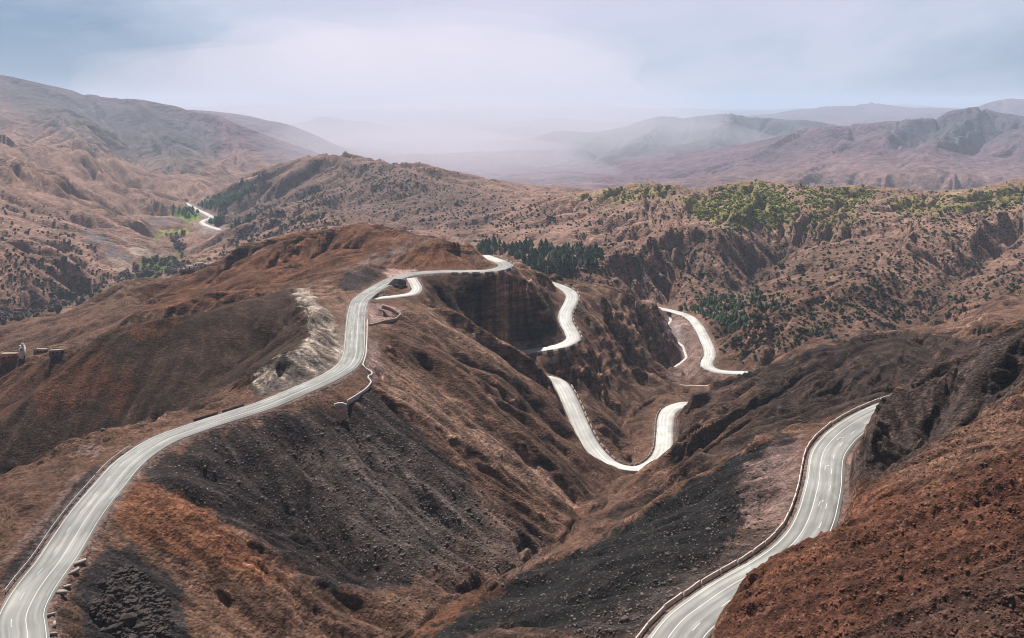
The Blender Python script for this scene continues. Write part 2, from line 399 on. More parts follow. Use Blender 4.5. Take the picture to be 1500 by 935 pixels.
# dark ridge on the right
C((1600, 520, 360), (1500, 510, 372), (1424, 503, 381), (1384, 496, 390), (1359, 486, 395), (1326, 487, 400), (1297, 494, 405), (1268, 489, 410), (1246, 496, 415), (1210, 507, 420), (1170, 518, 428), (1119, 536, 435),
  (1086, 547, 440), (1060, 562, 440), (1000, 592, 433), (992, 615, 420), (990, 648, 394), (978, 683, 371), (950, 697, 361), (920, 705, 352))
RIB(24, (1240, 498, 414), (1170, 540, 382), (1090, 590, 355), (1020, 632, 341), (960, 686, 337))
RIB(22, (1190, 512, 424), (1120, 556, 398), (1050, 600, 378), (1000, 640, 364))
RIB(27, (1297, 494, 405), (1235, 540, 354), (1155, 592, 326), (1075, 642, 309), (990, 706, 300), (930, 752, 292))
RIB(22, (1345, 487, 397), (1300, 526, 346), (1245, 566, 320), (1190, 600, 306))
RIB(18, (1400, 500, 385), (1380, 520, 352), (1350, 545, 330))
# far country
CY(2700, -300, 640, 2200); CY(5300, -290, 700, 2200); CY(8200, -345, 250, 2200); CY(6800, -350, 250, 700); CY(14500, -360, -700, 2200); CY(40000, -420, -700, 2200)
C((450, 242, 4000), (560, 223, 5900), (640, 228, 5800))
C((640, 262, 3300), (720, 262, 3800), (800, 255, 4200), (880, 240, 4600), (950, 232, 4700))
C((975, 268, 3200), (1075, 240, 3500), (1130, 220, 3800), (1165, 200, 4000), (1185, 187, 4100), (1270, 182, 4200), (1330, 175, 4300), (1375, 165, 4400), (1400, 163, 4450), (1435, 155, 4500), (1465, 162, 4500), (1500, 170, 4500), (1800, 175, 4500))
C((1435, 155, 4500), (1400, 193, 3650), (1345, 235, 2980), (1300, 266, 2750))
C((1378, 188, 4450), (1337, 228, 3800), (1285, 258, 3300))
C((1330, 175, 4300), (1303, 210, 3400), (1245, 241, 2980), (1180, 264, 2750))
C((1255, 204, 4150), (1217, 235, 3700), (1160, 258, 3300))
C((1225, 200, 3700), (1192, 233, 3150), (1140, 257, 2880))
C((1172, 213, 3950), (1110, 244, 3500), (1050, 262, 3200))
C((1470, 188, 4350), (1425, 233, 3750), (1372, 262, 3300))
C((1500, 182, 4050), (1455, 230, 3250), (1400, 265, 2750))
C((1105, 228, 3450), (1060, 252, 3050), (1000, 272, 2850))
C((660, 252, 6000), (750, 218, 6300), (790, 202, 6500), (820, 192, 6500), (890, 197, 6500), (935, 182, 6500), (975, 170, 6500), (1030, 169, 6500), (1070, 166, 6500), (1120, 172, 6500), (1200, 180, 6400), (1225, 187, 6300), (1300, 200, 6200))
C((975, 170, 6500), (948, 207, 5100), (900, 238, 4500))
C((1012, 188, 6450), (1000, 214, 5900), (960, 238, 5200))
C((1070, 166, 6500), (1055, 195, 5250), (1030, 222, 4700))
C((1112, 190, 6300), (1100, 214, 5700), (1060, 232, 5000))
C((1160, 177, 6300), (1150, 200, 5400), (1120, 218, 4800))
C((890, 197, 6500), (860, 225, 5300), (810, 248, 4500))
C((920, 206, 6300), (890, 232, 5600), (850, 250, 4900))
C((690, 192, 10200), (750, 181, 10000), (780, 172, 10000), (850, 177, 10000), (910, 182, 10000), (960, 190, 10000))
C((1050, 175, 12500), (1120, 170, 12000), (1175, 157, 12000), (1240, 155, 12000), (1280, 147, 12000), (1310, 155, 12000), (1400, 160, 12000), (1500, 162, 12000))
C((1420, 160, 9200), (1450, 150, 9000), (1485, 141, 9000), (1510, 145, 9000), (1700, 150, 9000))
C((400, 192, 8500), (430, 180, 8500), (480, 169, 8500), (525, 172, 8500), (575, 186, 8500), (640, 202, 8500))
C((-700, 120, 6500), (0, 140, 6500), (200, 165, 7000), (350, 190, 7500))
C(*[(a, 158.5 + 4 * math.sin(a * .013) + 2.5 * math.sin(a * .041 + 1), 24000) for a in range(-700, 2201, 20)])
# the roads themselves hold the ground
for Pth in (road_L, road_M, road_R, road_S):
    LINES.append([((p[0] / p[1]) * F + CX, math.log(p[1]), p[2] - 0.3) for p in Pth])
    for s in (-4.5, 4.5):
        LINES.append([((p[0] / p[1]) * F + CX, math.log(p[1]), p[2] - 0.3) for p in offset_path(Pth, s if Pth is not road_R else s * 1.4)])
LINES.append([((p[0] / p[1]) * F + CX, math.log(p[1]), p[2] - 1) for p in road_V])

# ------------------------------------------------------------------ solve the base surface (harmonic between the control lines)
U0, U1, DU = -700.0, 2204.0, 6.0
V0, V1, DV = math.log(20.0), math.log(42000.0), 0.006
nu = int((U1 - U0) / DU) + 1; nv = int((V1 - V0) / DV) + 1
nu += (-nu) % 8; nv += (-nv) % 8
acc = np.zeros((nv, nu)); cnt = np.zeros((nv, nu))
for ln in LINES:
    A = np.array(ln)
    py = HY - A[:, 2] / np.exp(A[:, 1]) * F
    for i in range(len(A) - 1):
        n = int(max(abs(A[i + 1, 0] - A[i, 0]) / DU, abs(A[i + 1, 1] - A[i, 1]) / DV) * 1.5) + 2
        t = np.linspace(0, 1, n)
        u = A[i, 0] + (A[i + 1, 0] - A[i, 0]) * t; v = A[i, 1] + (A[i + 1, 1] - A[i, 1]) * t
        z = (HY - (py[i] + (py[i + 1] - py[i]) * t)) / F * np.exp(v)
        iu = np.rint((u - U0) / DU).astype(int); iv = np.rint((v - V0) / DV).astype(int)
        ok = (iu >= 0) & (iu < nu) & (iv >= 0) & (iv < nv)
        np.add.at(acc, (iv[ok], iu[ok]), z[ok]); np.add.at(cnt, (iv[ok], iu[ok]), 1)
levels = [(acc, cnt)]
for _ in range(3):
    a, c = levels[-1]
    m = np.where(c > 0, a / np.maximum(c, 1e-9), 0); k = (c > 0).astype(float)
    h, w = a.shape
    levels.append(((m * k).reshape(h // 2, 2, w // 2, 2).sum((1, 3)), k.reshape(h // 2, 2, w // 2, 2).sum((1, 3))))
Z = None
wu = 1 / (DU / F) ** 2; wv = 1 / DV ** 2
for a, c in levels[::-1]:
    fix = c > 0; val = np.where(fix, a / np.maximum(c, 1e-9), 0)
    h, w = a.shape
    if Z is None:
        Z = np.full((h, w), val[fix].mean())
        its = 1500
    else:
        Z = np.repeat(np.repeat(Z, 2, 0), 2, 1); its = 260
    Z[fix] = val[fix]
    jj, ii = np.mgrid[0:h, 0:w]
    red = ((ii + jj) & 1) == 0
    mr = red & ~fix; mb = ~red & ~fix
    om = 1.85
    for it in range(its):
        for mk in (mr, mb):
            Pd = np.pad(Z, 1, mode='edge')
            av = (wu * (Pd[1:-1, :-2] + Pd[1:-1, 2:]) + wv * (Pd[:-2, 1:-1] + Pd[2:, 1:-1])) / (2 * wu + 2 * wv)
            Z[mk] += om * (av[mk] - Z[mk])
def blur(Z, n):
    for _ in range(n):
        Pd = np.pad(Z, 1, mode='edge')
        Z = 0.25 * Pd[1:-1, :-2] + 0.5 * Z + 0.25 * Pd[1:-1, 2:]
        Pd = np.pad(Z, 1, mode='edge')
        Z = 0.25 * Pd[:-2, 1:-1] + 0.5 * Z + 0.25 * Pd[2:, 1:-1]
    return Z
Zb = blur(Z, 3)
Zs = blur(Z, 14)                                            # the coarse lie of the land, for the drainage direction

def sample(G, u, v):
    """smooth (cubic B-spline) lookup on the coarse grid"""
    x = np.clip((u - U0) / DU, 1, nu - 3.001); y = np.clip((v - V0) / DV, 1, nv - 3.001)
    ix = x.astype(int); iy = y.astype(int); fx = x - ix; fy = y - iy
    def wts(f): return ((1 - f) ** 3 / 6, (3 * f ** 3 - 6 * f ** 2 + 4) / 6, (-3 * f ** 3 + 3 * f ** 2 + 3 * f + 1) / 6, f ** 3 / 6)
    wx, wy = wts(fx), wts(fy)
    r = 0
    for k in range(4):
        row = 0
        for l in range(4): row = row + wx[l] * G[iy + k - 1, ix + l - 1]
        r = r + wy[k] * row
    return r
# world gradient of the coarse surface:  X=(u-CX)/F*Y, Y=e^v
vv = V0 + DV * np.arange(nv); Yg = np.exp(vv)[:, None]; Sg = ((U0 + DU * np.arange(nu)) - CX)[None, :] / F
dZu = np.gradient(Zs, axis=1) / (DU / F); dZv = np.gradient(Zs, axis=0) / DV
Gx = dZu / Yg; Gy = (dZv - Sg * dZu) / Yg

# ------------------------------------------------------------------ the final grid
us = np.r_[np.arange(-640, -60, 10), np.arange(-60, 1560, 2.0), np.arange(1560, 2150, 10)]
def seg(a, b, d): return np.arange(math.log(a), math.log(b), d)
vs = np.r_[seg(22, 95, 0.012), seg(95, 620, 0.0022), seg(620, 2000, 0.0030), seg(2000, 6800, 0.0045), seg(6800, 38000, 0.012)]
UU, VV = np.meshgrid(us, vs)
YY = np.exp(VV); XX = (UU - CX) / F * YY
BZ = sample(Zb, UU, VV)
gx = sample(Gx, UU, VV); gy = sample(Gy, UU, VV)
gm = np.sqrt(gx * gx + gy * gy) + 1e-6
ddx, ddy = gx / gm, gy / gm
slope = np.clip(gm, 0, 1)

# distance to the roads on rasters
def road_raster(paths, x0, x1, y0, y1, cs, reach):
    nx = int((x1 - x0) / cs) + 1; ny = int((y1 - y0) / cs) + 1
    D = np.full((ny, nx), 1e3); RZ = np.zeros((ny, nx)); k = int(reach / cs) + 1
    for P, hw in paths:
        for i in range(len(P) - 1):
            a, b = P[i], P[i + 1]
            cx = int(((a[0] + b[0]) / 2 - x0) / cs); cy = int(((a[1] + b[1]) / 2 - y0) / cs)
            i0, i1, j0, j1 = max(cx - k, 0), min(cx + k, nx - 1), max(cy - k, 0), min(cy + k, ny - 1)
            if i0 >= i1 or j0 >= j1: continue
            gx_ = x0 + cs * np.arange(i0, i1)[None, :]; gy_ = y0 + cs * np.arange(j0, j1)[:, None]
            dx, dy = b[0] - a[0], b[1] - a[1]; l2 = dx * dx + dy * dy + 1e-9
            t = np.clip(((gx_ - a[0]) * dx + (gy_ - a[1]) * dy) / l2, 0, 1)
            d = np.hypot(gx_ - a[0] - t * dx, gy_ - a[1] - t * dy) - hw
            s = D[j0:j1, i0:i1]; m = d < s
            s[m] = d[m]; RZ[j0:j1, i0:i1][m] = (a[2] + (b[2] - a[2]) * t)[m]
    return D, RZ, x0, y0, cs
def rs_lookup(R, X, Y):
    D, RZ, x0, y0, cs = R
    ny, nx = D.shape
    x = np.clip((X - x0) / cs, 0, nx - 1.001); y = np.clip((Y - y0) / cs, 0, ny - 1.001)
    ix = x.astype(int); iy = y.astype(int); fx = x - ix; fy = y - iy
    d = (D[iy, ix] * (1 - fx) + D[iy, ix + 1] * fx) * (1 - fy) + (D[iy + 1, ix] * (1 - fx) + D[iy + 1, ix + 1] * fx) * fy
    jx = ix + (fx > 0.5); jy = iy + (fy > 0.5)
    return d, RZ[jy, jx]
HWL, HWM, HWR, HWS, HWV = 4.0, 3.9, WR / 2, 2.6, 9.0
near_r = road_raster([(road_L, HWL), (road_M, HWM), (road_R, HWR), (road_S, HWS), (stream_P, 1.3), (track_P, 1.1)], -170, 210, 100, 800, 0.5, 26)
far_r = road_raster([(road_V, HWV)], -750, -350, 1350, 2150, 2.5, 60)
ED = np.full(UU.shape, 1e3); RZ = np.zeros(UU.shape)
for R, (ya, yb) in ((near_r, (101, 798)), (far_r, (1351, 2148))):
    m = (YY > ya) & (YY < yb)
    d, rz = rs_lookup(R, XX[m], YY[m])
    ED[m] = d; RZ[m] = rz

# erosion: furrows that follow the fall line, several sizes, each only where it is neither too big nor too small in its surroundings
PYb = HY - BZ / YY * F
rel = np.ones_like(UU)
def window(lam):
    q = lam / YY * F
    return smooth01(q, 2.5, 5) * (1 - smooth01(q, 70, 150))
DZ = np.zeros_like(UU)
su = (us - CX)[None, :] / F
def lie(Zc):
    zu = np.gradient(Zc, us / F, axis=1); zv = np.gradient(Zc, vs, axis=0)
    return blur(zu / YY, 8), blur((zv - su * zu) / YY, 8)
REG = np.ones_like(UU)
REG *= 1 + 0.25 * smooth01(UU, 930, 1000) * (1 - smooth01(UU, 1420, 1480)) * smooth01(YY, 262, 285) * (1 - smooth01(YY, 440, 480))
REG *= 1 - 0.62 * (1 - smooth01(UU, 400, 450)) * smooth01(YY, 285, 310) * (1 - smooth01(YY, 400, 440))
far_b = smooth01(YY, 480, 800); far_c = smooth01(YY, 2300, 3300)
lamk = 0
for lam in (1500, 850, 480, 270, 150, 85, 48, 27, 15, 8.5):
    lamk += 1
    q = lam / YY * F
    w = np.where(far_c > .5, smooth01(q, 34, 95), smooth01(q, 5, 26)) * (1 - smooth01(q, 150 + 60 * far_c, 300 + 120 * far_c))
    m = w > 0.01
    if not m.any(): continue
    ax, ay = lie(BZ + DZ)
    ax = 0.6 * gx + 0.4 * ax; ay = 0.6 * gy + 0.4 * ay
    am = np.sqrt(ax * ax + ay * ay) + 1e-6
    x = XX[m] / lam; y = YY[m] / lam
    wx = perlin(x * 0.8, y * 0.8, 100 + lamk) * 0.25; wy = perlin(x * 0.8 + 31.7, y * 0.8 + 9.2, 200 + lamk) * 0.25
    g = gully(x + wx, y + wy, ax[m] / am[m], ay[m] / am[m], 300 + lamk * 7)
    g = g * 0.55 + (0.45 - np.sqrt(g * g + 0.02)) * 0.45     # crests a little sharper than furrows
    am_s = np.clip(0.22 + am[m] / 0.6, 0.2, 1.4) * (1 - 0.65 * smooth01(am[m], 0.75, 1.1))
    DZ[m] += w[m] * REG[m] * am_s * g * lam * (0.105 + 0.065 * far_b[m] - 0.105 * far_c[m])
for lam in (800, 400, 200, 100, 50, 25, 12.5, 6.2, 3.1, 1.55, 0.8):
    lamk += 1
    w = window(lam)
    m = w > 0.01
    if not m.any(): continue
    n = perlin(XX[m] / lam, YY[m] / lam, 500 + lamk)
    qq = lam / YY[m] * F
    DZ[m] += w[m] * (1 - .75 * far_c[m]) * n * lam * (0.03 + 0.035 * smooth01(qq, 10, 50)) * np.clip(0.35 + slope[m], 0, 1.1)
# lumpy stony surface of the right foreground slope
m = (YY > 80) & (YY < 300)
fr_mask = smooth01(UU[m] - (1010 + 0 * UU[m]), 0, 60) * (1 - smooth01(YY[m], 205, 245))
for lam, a in ((2.2, 0.34), (1.2, 0.24), (0.7, 0.14)):
    n = perlin(XX[m] / lam, YY[m] / lam, 900 + int(lam * 10))
    DZ[m] += fr_mask * a * (1 - 2.2 * np.abs(n))
m = (YY > 155) & (YY < 222) & (UU > 140) & (UU < 560)
crag = np.clip(1 - np.abs(PYb[m] - np.interp(UU[m], [140, 200, 260, 330, 400, 470, 540], [760, 735, 765, 810, 850, 895, 935])) / 48, 0, 1) * (1 - smooth01(UU[m], 420, 540))
for lam, a in ((7.0, .9), (3.4, .7), (1.6, .4)):
    DZ[m] += np.sqrt(crag) * a * (0.5 - 1.8 * np.abs(perlin(XX[m] / lam + YY[m] / lam * .4, YY[m] / lam * .7 - XX[m] / lam * .3, 950 + int(lam * 7))))
near_fade = smooth01(ED, 0.5, 11)
ZZ = BZ + DZ * near_fade
# broken strata on the steep faces
ax, ay = lie(ZZ)
st = smooth01(np.sqrt(ax * ax + ay * ay), 0.85, 1.35) * (1 - smooth01(YY, 600, 900)) * (YY > 150)
m = st > 0.01
hb = ZZ[m] + 0.25 * XX[m]
q = perlin(hb / 2.6, (XX[m] + YY[m]) / 16, 71) * 1.5 + perlin(hb / 1.1, (XX[m] - YY[m]) / 7, 72) * 0.7 + perlin(XX[m] / 4, hb / 5, 73) * 1.3
STR = np.zeros_like(UU); STR[m] = q * st[m]
ZZ = ZZ + STR * 0.9 * smooth01(ED, 1.0, 4.0)
e = np.clip(ED - 0.9, 0, None)
e = e * (1 + 0.35 * perlin(XX / 9, YY / 9, 61) + 0.25 * perlin(XX / 3.1, YY / 3.1, 62))
inroad = ED < 0.9
lim = ED < 22
up = RZ - 0.12 + 1.9 * e + 0.03 * e * e; dn = RZ - 0.12 - 1.15 * e - 0.06 * e * e
ZZ = np.where(lim, np.clip(ZZ, dn, up), ZZ)
ZZ = np.where(inroad, RZ - 0.12 - 0.35 * smooth01(-ED, 0.0, 0.9), ZZ)
PY = HY - ZZ / YY * F
# what the camera sees of it
run = np.minimum.accumulate(PY, axis=0)
VIS = PY <= run + 0.4

# ------------------------------------------------------------------ colours of soil and rock, some shade and haze tone painted in (places on the ground, from a survey of the picture)
def sd_poly(px, py, poly):
    P = np.array(poly, float); n = len(P)
    inside = np.zeros(px.shape, bool); d2 = np.full(px.shape, 1e12)
    for i in range(n):
        a = P[i]; b = P[(i + 1) % n]
        dx, dy = b - a; t = np.clip(((px - a[0]) * dx + (py - a[1]) * dy) / (dx * dx + dy * dy + 1e-9), 0, 1)
        d2 = np.minimum(d2, (px - a[0] - t * dx) ** 2 + (py - a[1] - t * dy) ** 2)
        c = ((a[1] > py) != (b[1] > py)) & (px < (b[0] - a[0]) * (py - a[1]) / (b[1] - a[1] + 1e-12) + a[0])
        inside ^= c
    return np.where(inside, 1, -1) * np.sqrt(d2)

jx = perlin(UU / 23, VV * 60, 41) * 9 + perlin(UU / 7, VV * 170, 42) * 4
jy = perlin(UU / 23, VV * 60, 43) * 9 + perlin(UU / 7, VV * 170, 44) * 4
n_big = perlin(UU / 90, VV * 14, 51); n_mid = perlin(UU / 28, VV * 46, 52); n_sml = perlin(UU / 9, VV * 130, 53)
COLR = np.zeros(UU.shape + (3,)); GRAV = np.zeros(UU.shape)
BROWN = np.array([.138, .078, .055]); PINK = np.array([.27, .165, .128]); ORANGE = np.array([.200, .085, .046]); REDB = np.array([.105, .046, .030])
BLACK = np.array([.034, .028, .029]); GREY = np.array([.115, .090, .082]); WHITE = np.array([.44, .375, .32]); SHALE = np.array([.066, .046, .040])
PGRAV = np.array([.40, .27, .245]); GREEN = np.array([.09, .15, .035]); YGREEN = np.array([.23, .24, .055]); DARKB = np.array([.082, .050, .036]); LIGHTB = np.array([.250, .155, .115])
FAR = np.array([.150, .095, .125])  # purple haze tint put into the far ground colour
COLR[:] = BROWN
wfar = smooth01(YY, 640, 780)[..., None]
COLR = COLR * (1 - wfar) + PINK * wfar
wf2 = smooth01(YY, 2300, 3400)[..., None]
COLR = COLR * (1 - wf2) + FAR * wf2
def paint(color, poly, y0, y1, soft=8, amt=1.0, ragged=1.0, gravel=None):
    global COLR
    xs = [p[0] for p in poly]; ys = [p[1] for p in poly]; soft *= .7; ragged *= 1.3
    m = (YY >= y0) & (YY <= y1) & (UU > min(xs) - 30) & (UU < max(xs) + 30) & (PY > min(ys) - 30) & (PY < max(ys) + 30)
    if not m.any(): return
    sd = sd_poly(UU[m] + jx[m] * ragged, PY[m] + jy[m] * ragged, poly)
    w = smooth01(sd, -soft, soft) * amt
    COLR[m] = COLR[m] * (1 - w[:, None]) + np.array(color) * w[:, None]
    if gravel is not None: GRAV[m] = GRAV[m] * (1 - w) + gravel * w
# right foreground
paint(REDB, [(1030, 960), (1092, 836), (1171, 778), (1240, 722), (1379, 640), (1560, 520), (1700, 960)], 60, 212, 4, 1, .4, .55)
paint(ORANGE * .8, [(1050, 900), (1092, 836), (1171, 778), (1260, 722), (1400, 650), (1400, 700), (1250, 780), (1130, 860)], 60, 212, 26, .45, 1.4)
paint(LIGHTB * .85, [(1280, 700), (1420, 610), (1510, 560), (1510, 640), (1350, 720)], 60, 212, 25, .45, 1.4)
paint(SHALE, [(1200, 960), (1330, 880), (1510, 800), (1510, 960)], 60, 212, 40, .55, 1.6)
paint(SHALE, [(1240, 700), (1290, 575), (1510, 460), (1510, 560), (1379, 645), (1280, 705)], 190, 300, 8, 1, 1, .4)
# dark ridge and slopes below the right road
paint(SHALE * .68, [(985, 700), (985, 590), (1086, 540), (1270, 480), (1430, 490), (1500, 510), (1300, 580), (1180, 625), (1060, 672), (940, 752), (860, 770)], 275, 445, 8, .9, 1)
paint(BROWN, [(990, 600), (1100, 560), (1130, 600), (1040, 670), (930, 745), (870, 745), (930, 700)], 275, 445, 18, .5, 1.3)
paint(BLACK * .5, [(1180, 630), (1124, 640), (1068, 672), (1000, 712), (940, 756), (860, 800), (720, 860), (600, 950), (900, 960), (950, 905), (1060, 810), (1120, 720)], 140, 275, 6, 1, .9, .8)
paint(GREY * .62, [(945, 935), (1060, 835), (1160, 775), (1110, 775), (960, 870), (820, 935)], 120, 260, 18, .85, 1.2, .8)
paint(PGRAV * .55, [(1172, 640), (1130, 650), (1085, 700), (1090, 770), (1160, 770), (1172, 700)], 190, 262, 16, .8, 1.3, .3)
paint(ORANGE * .6, [(580, 945), (640, 893), (735, 850), (750, 856), (660, 910), (610, 950)], 120, 262, 7, .7, 1)
paint(DARKB, [(640, 950), (740, 912), (850, 925), (930, 930), (930, 960), (640, 960)], 120, 240, 8, .8, 1)
# below the left road
paint(BLACK * .9, [(200, 690), (300, 640), (430, 600), (510, 600), (545, 565), (600, 620), (690, 700), (700, 760), (600, 860), (480, 870), (380, 790), (280, 740)], 195, 300, 10, .92, 1, 1.0)
paint(GREY, [(420, 660), (560, 640), (690, 730), (800, 800), (740, 845), (620, 840), (500, 740)], 200, 300, 34, .62, 1.7, 1.0)
paint(BROWN, [(500, 870), (640, 860), (720, 850), (640, 895), (560, 940)], 180, 240, 14, .7, 1, .4)
paint(ORANGE, [(165, 745), (205, 700), (290, 735), (350, 790), (400, 830), (430, 870), (360, 860), (280, 820), (190, 790)], 160, 215, 9, .85, 1.1)
paint(BROWN, [(280, 820), (360, 850), (440, 850), (560, 945), (560, 960), (300, 960), (270, 880)], 140, 215, 14, .8, 1.1, .4)
paint(BLACK, [(110, 860), (150, 800), (190, 800), (270, 860), (280, 960), (120, 960)], 130, 200, 9, 1, 1, .3)
paint(DARKB, [(70, 960), (85, 880), (120, 880), (130, 960)], 130, 180, 8, .8, .7)
paint(LIGHTB, [(548, 515), (600, 542), (660, 583), (742, 643), (800, 688), (852, 735), (835, 748), (760, 703), (690, 660), (610, 602), (560, 570)], 240, 440, 5, .9, .45)
paint(DARKB, [(580, 490), (640, 520), (730, 590), (820, 650), (880, 700), (850, 720), (760, 640), (660, 570), (590, 520)], 250, 420, 9, .65, 1)
paint(LIGHTB * .92, [(540, 470), (600, 440), (700, 480), (760, 515), (800, 550), (760, 560), (660, 510), (580, 480)], 300, 480, 10, .7, 1)
paint(PGRAV * .72, [(537, 500), (556, 500), (566, 545), (548, 560), (536, 540)], 280, 345, 5, .8, .6)
paint(PGRAV * .9, [(534, 446), (560, 444), (577, 450), (589, 460), (580, 468), (556, 471), (535, 478)], 355, 430, 1.5, .95, .15)
paint(PGRAV * 1.1, [(560, 398), (575, 393), (608, 393), (612, 398), (590, 404), (572, 408)], 440, 500, 2, .9, .2)
# steep face under the upper road with its shade painted dark, brown hill right of it
paint(DARKB * .6, [(612, 408), (640, 404), (700, 403), (735, 405), (790, 420), (818, 450), (828, 495), (760, 510), (700, 474), (640, 436)], 425, 515, 5, .9, .9)
paint(LIGHTB * .8, [(725, 400), (752, 398), (800, 425), (812, 440), (790, 440), (740, 425)], 440, 530, 8, .7, 1)
paint(LIGHTB * .85, [(830, 418), (900, 420), (970, 455), (1000, 520), (960, 540), (900, 490), (850, 440)], 500, 660, 14, .7, 1)
paint(ORANGE * .75, [(570, 392), (600, 362), (640, 348), (690, 354), (715, 380), (700, 396), (620, 396)], 470, 530, 6, .75, 1)
paint(LIGHTB, [(660, 352), (700, 360), (715, 380), (690, 390), (665, 375)], 470, 530, 8, .6, 1)
paint(LIGHTB, [(712, 366), (740, 372), (800, 408), (790, 412), (745, 392)], 490, 580, 6, .7, .8)
paint(BLACK * 1.3, [(490, 408), (520, 394), (550, 389), (564, 398), (540, 416), (518, 430), (508, 440), (500, 425)], 425, 490, 4, .9, .7)
paint(np.array([.2, .15, .14]), [(500, 396), (540, 379), (594, 361), (600, 366), (560, 382), (520, 396)], 490, 590, 3, .8, .6)
# white rock
paint(LIGHTB * .9, [(432, 418), (470, 416), (505, 430), (514, 470), (508, 505), (470, 470), (446, 440)], 290, 460, 5, .75, .6)
paint(WHITE, [(425, 421), (442, 421), (462, 436), (486, 462), (509, 497), (507, 528), (486, 545), (445, 561), (395, 578), (368, 570), (370, 543), (398, 523), (414, 512), (434, 505), (449, 496), (453, 484), (445, 463), (433, 440)], 265, 450, 3, .9, .45)
mw = (YY > 270) & (YY < 440) & (UU > 350) & (UU < 530) & (PY > 415) & (PY < 580)
wr = smooth01(sd_poly(UU[mw], PY[mw], [(424, 418), (470, 416), (512, 440), (514, 500), (507, 530), (486, 547), (445, 563), (366, 580), (368, 542), (398, 522), (434, 504), (452, 484), (432, 440)]), -3, 3)
hb = ZZ[mw] * 1.0 + XX[mw] * .55 + YY[mw] * .10
strk = perlin(hb / 1.5, (XX[mw] - YY[mw]) / 22, 81) + .7 * perlin(hb / .6, (XX[mw] - YY[mw]) / 12, 82)
COLR[mw] *= (1 + wr * np.clip(strk * .75 - .12, -.8, .7))[:, None]
paint(DARKB, [(470, 470), (495, 500), (495, 530), (470, 540), (460, 500)], 270, 400, 8, .55, 1)
paint(BLACK * 1.5, [(376, 560), (440, 540), (470, 552), (430, 570), (380, 588)], 250, 330, 6, .7, 1)
paint(LIGHTB * .8, [(450, 425), (480, 420), (508, 470), (505, 500), (480, 460)], 300, 450, 6, .6, .8)
# left ridges
paint(DARKB * .62, [(-300, 800), (-300, 640), (0, 610), (148, 482), (260, 455), (424, 420), (460, 470), (450, 505), (380, 545), (270, 605), (150, 630), (0, 700)], 270, 430, 8, .92, 1)  # face turned from the sun, its shade painted into the brown
paint(ORANGE * .6, [(48, 580), (100, 530), (150, 500), (170, 560), (110, 600), (60, 605)], 290, 400, 14, .75, 1.3)
paint(ORANGE * .62, [(155, 560), (190, 540), (195, 600), (165, 605)], 290, 400, 12, .7, 1.3)
paint(ORANGE * .65, [(180, 480), (250, 462), (260, 480), (200, 500)], 330, 420, 12, .7, 1.3)
paint(ORANGE * .72, [(200, 425), (310, 395), (410, 350), (460, 335), (545, 325), (600, 345), (560, 370), (480, 400), (400, 425), (300, 450), (230, 460)], 470, 650, 12, .78, 1.2)
paint(BROWN, [(-100, 600), (0, 492), (140, 440), (200, 425), (230, 462), (150, 490), (60, 520)], 420, 650, 14, .7, 1.2)
paint(ORANGE * .45, [(-100, 640), (0, 540), (40, 524), (110, 516), (120, 510), (60, 570), (0, 615)], 330, 450, 6, .8, 1)
paint(BROWN * .85, [(-200, 900), (-100, 700), (60, 665), (140, 640), (165, 690), (70, 800), (0, 880)], 140, 262, 8, .8, 1)
paint(PGRAV * .5, [(128, 690), (118, 700), (70, 765), (0, 836), (-5, 826), (62, 755), (108, 698)], 150, 225, 3, .7, .5)
paint(BLACK * 1.2, [(150, 685), (128, 718), (78, 787), (10, 866), (-4, 852), (64, 772), (116, 704), (140, 680)], 130, 270, 3, .95, .35)  # trench beside the road: dark soil and shade painted together
# the middle peak is darker and greyer than the slopes around it
paint(PINK * np.array([.56, .60, .66]), [(285, 303), (360, 266), (440, 234), (500, 225), (585, 236), (650, 263), (750, 296), (700, 340), (560, 330), (480, 318), (400, 335), (330, 342)], 1000, 1950, 9, .8, 1)
paint(PINK * np.array([.66, .64, .64]), [(820, 400), (900, 340), (1000, 330), (1090, 350), (1180, 380), (1120, 440), (1000, 450), (900, 420)], 560, 1050, 14, .7, 1.2)
paint(PINK * np.array([.70, .66, .64]), [(1290, 480), (1340, 420), (1420, 370), (1520, 350), (1560, 460), (1430, 490)], 480, 960, 16, .6, 1.2)
# valley floor, fields
paint(np.array([.10, .085, .055]), [(-50, 480), (0, 455), (60, 455), (110, 440), (150, 420), (195, 400), (230, 385), (285, 390), (290, 400), (220, 412), (160, 425), (60, 470), (0, 490)], 690, 1200, 6, .85, 1)
paint(GREEN, [(205, 385), (225, 380), (262, 378), (275, 388), (250, 400), (210, 408)], 950, 1300, 4, .9, .6)
paint(GREEN * 1.5, [(250, 310), (265, 304), (290, 308), (292, 318), (278, 327), (262, 324)], 1300, 2100, 3, .95, .5)
paint(YGREEN, [(215, 343), (240, 338), (280, 334), (284, 340), (250, 346), (222, 348)], 1200, 1700, 2, .85, .5)
paint(GREEN, [(255, 362), (268, 358), (272, 372), (258, 374)], 1100, 1500, 3, .7, .5)
paint(np.array([.30, .27, .26]), [(275, 300), (290, 305), (335, 340), (300, 345), (285, 330), (300, 320)], 1300, 2100, 3, .5, .6)
paint(np.array([.13, .12, .135]), [(118, 332), (150, 345), (190, 380), (200, 392), (170, 380), (135, 355)], 1000, 1700, 5, .8, .8)
paint(WHITE * .9, [(180, 347), (196, 352), (210, 368), (248, 372), (235, 380), (205, 376), (190, 366)], 1000, 1700, 4, .7, 1.1)
paint(WHITE * .7, [(150, 372), (180, 385), (190, 400), (170, 392)], 900, 1300, 4, .6, 1)
paint(np.array([.13, .12, .135]), [(210, 315), (245, 320), (258, 328), (220, 330)], 1200, 1900, 4, .6, .8)
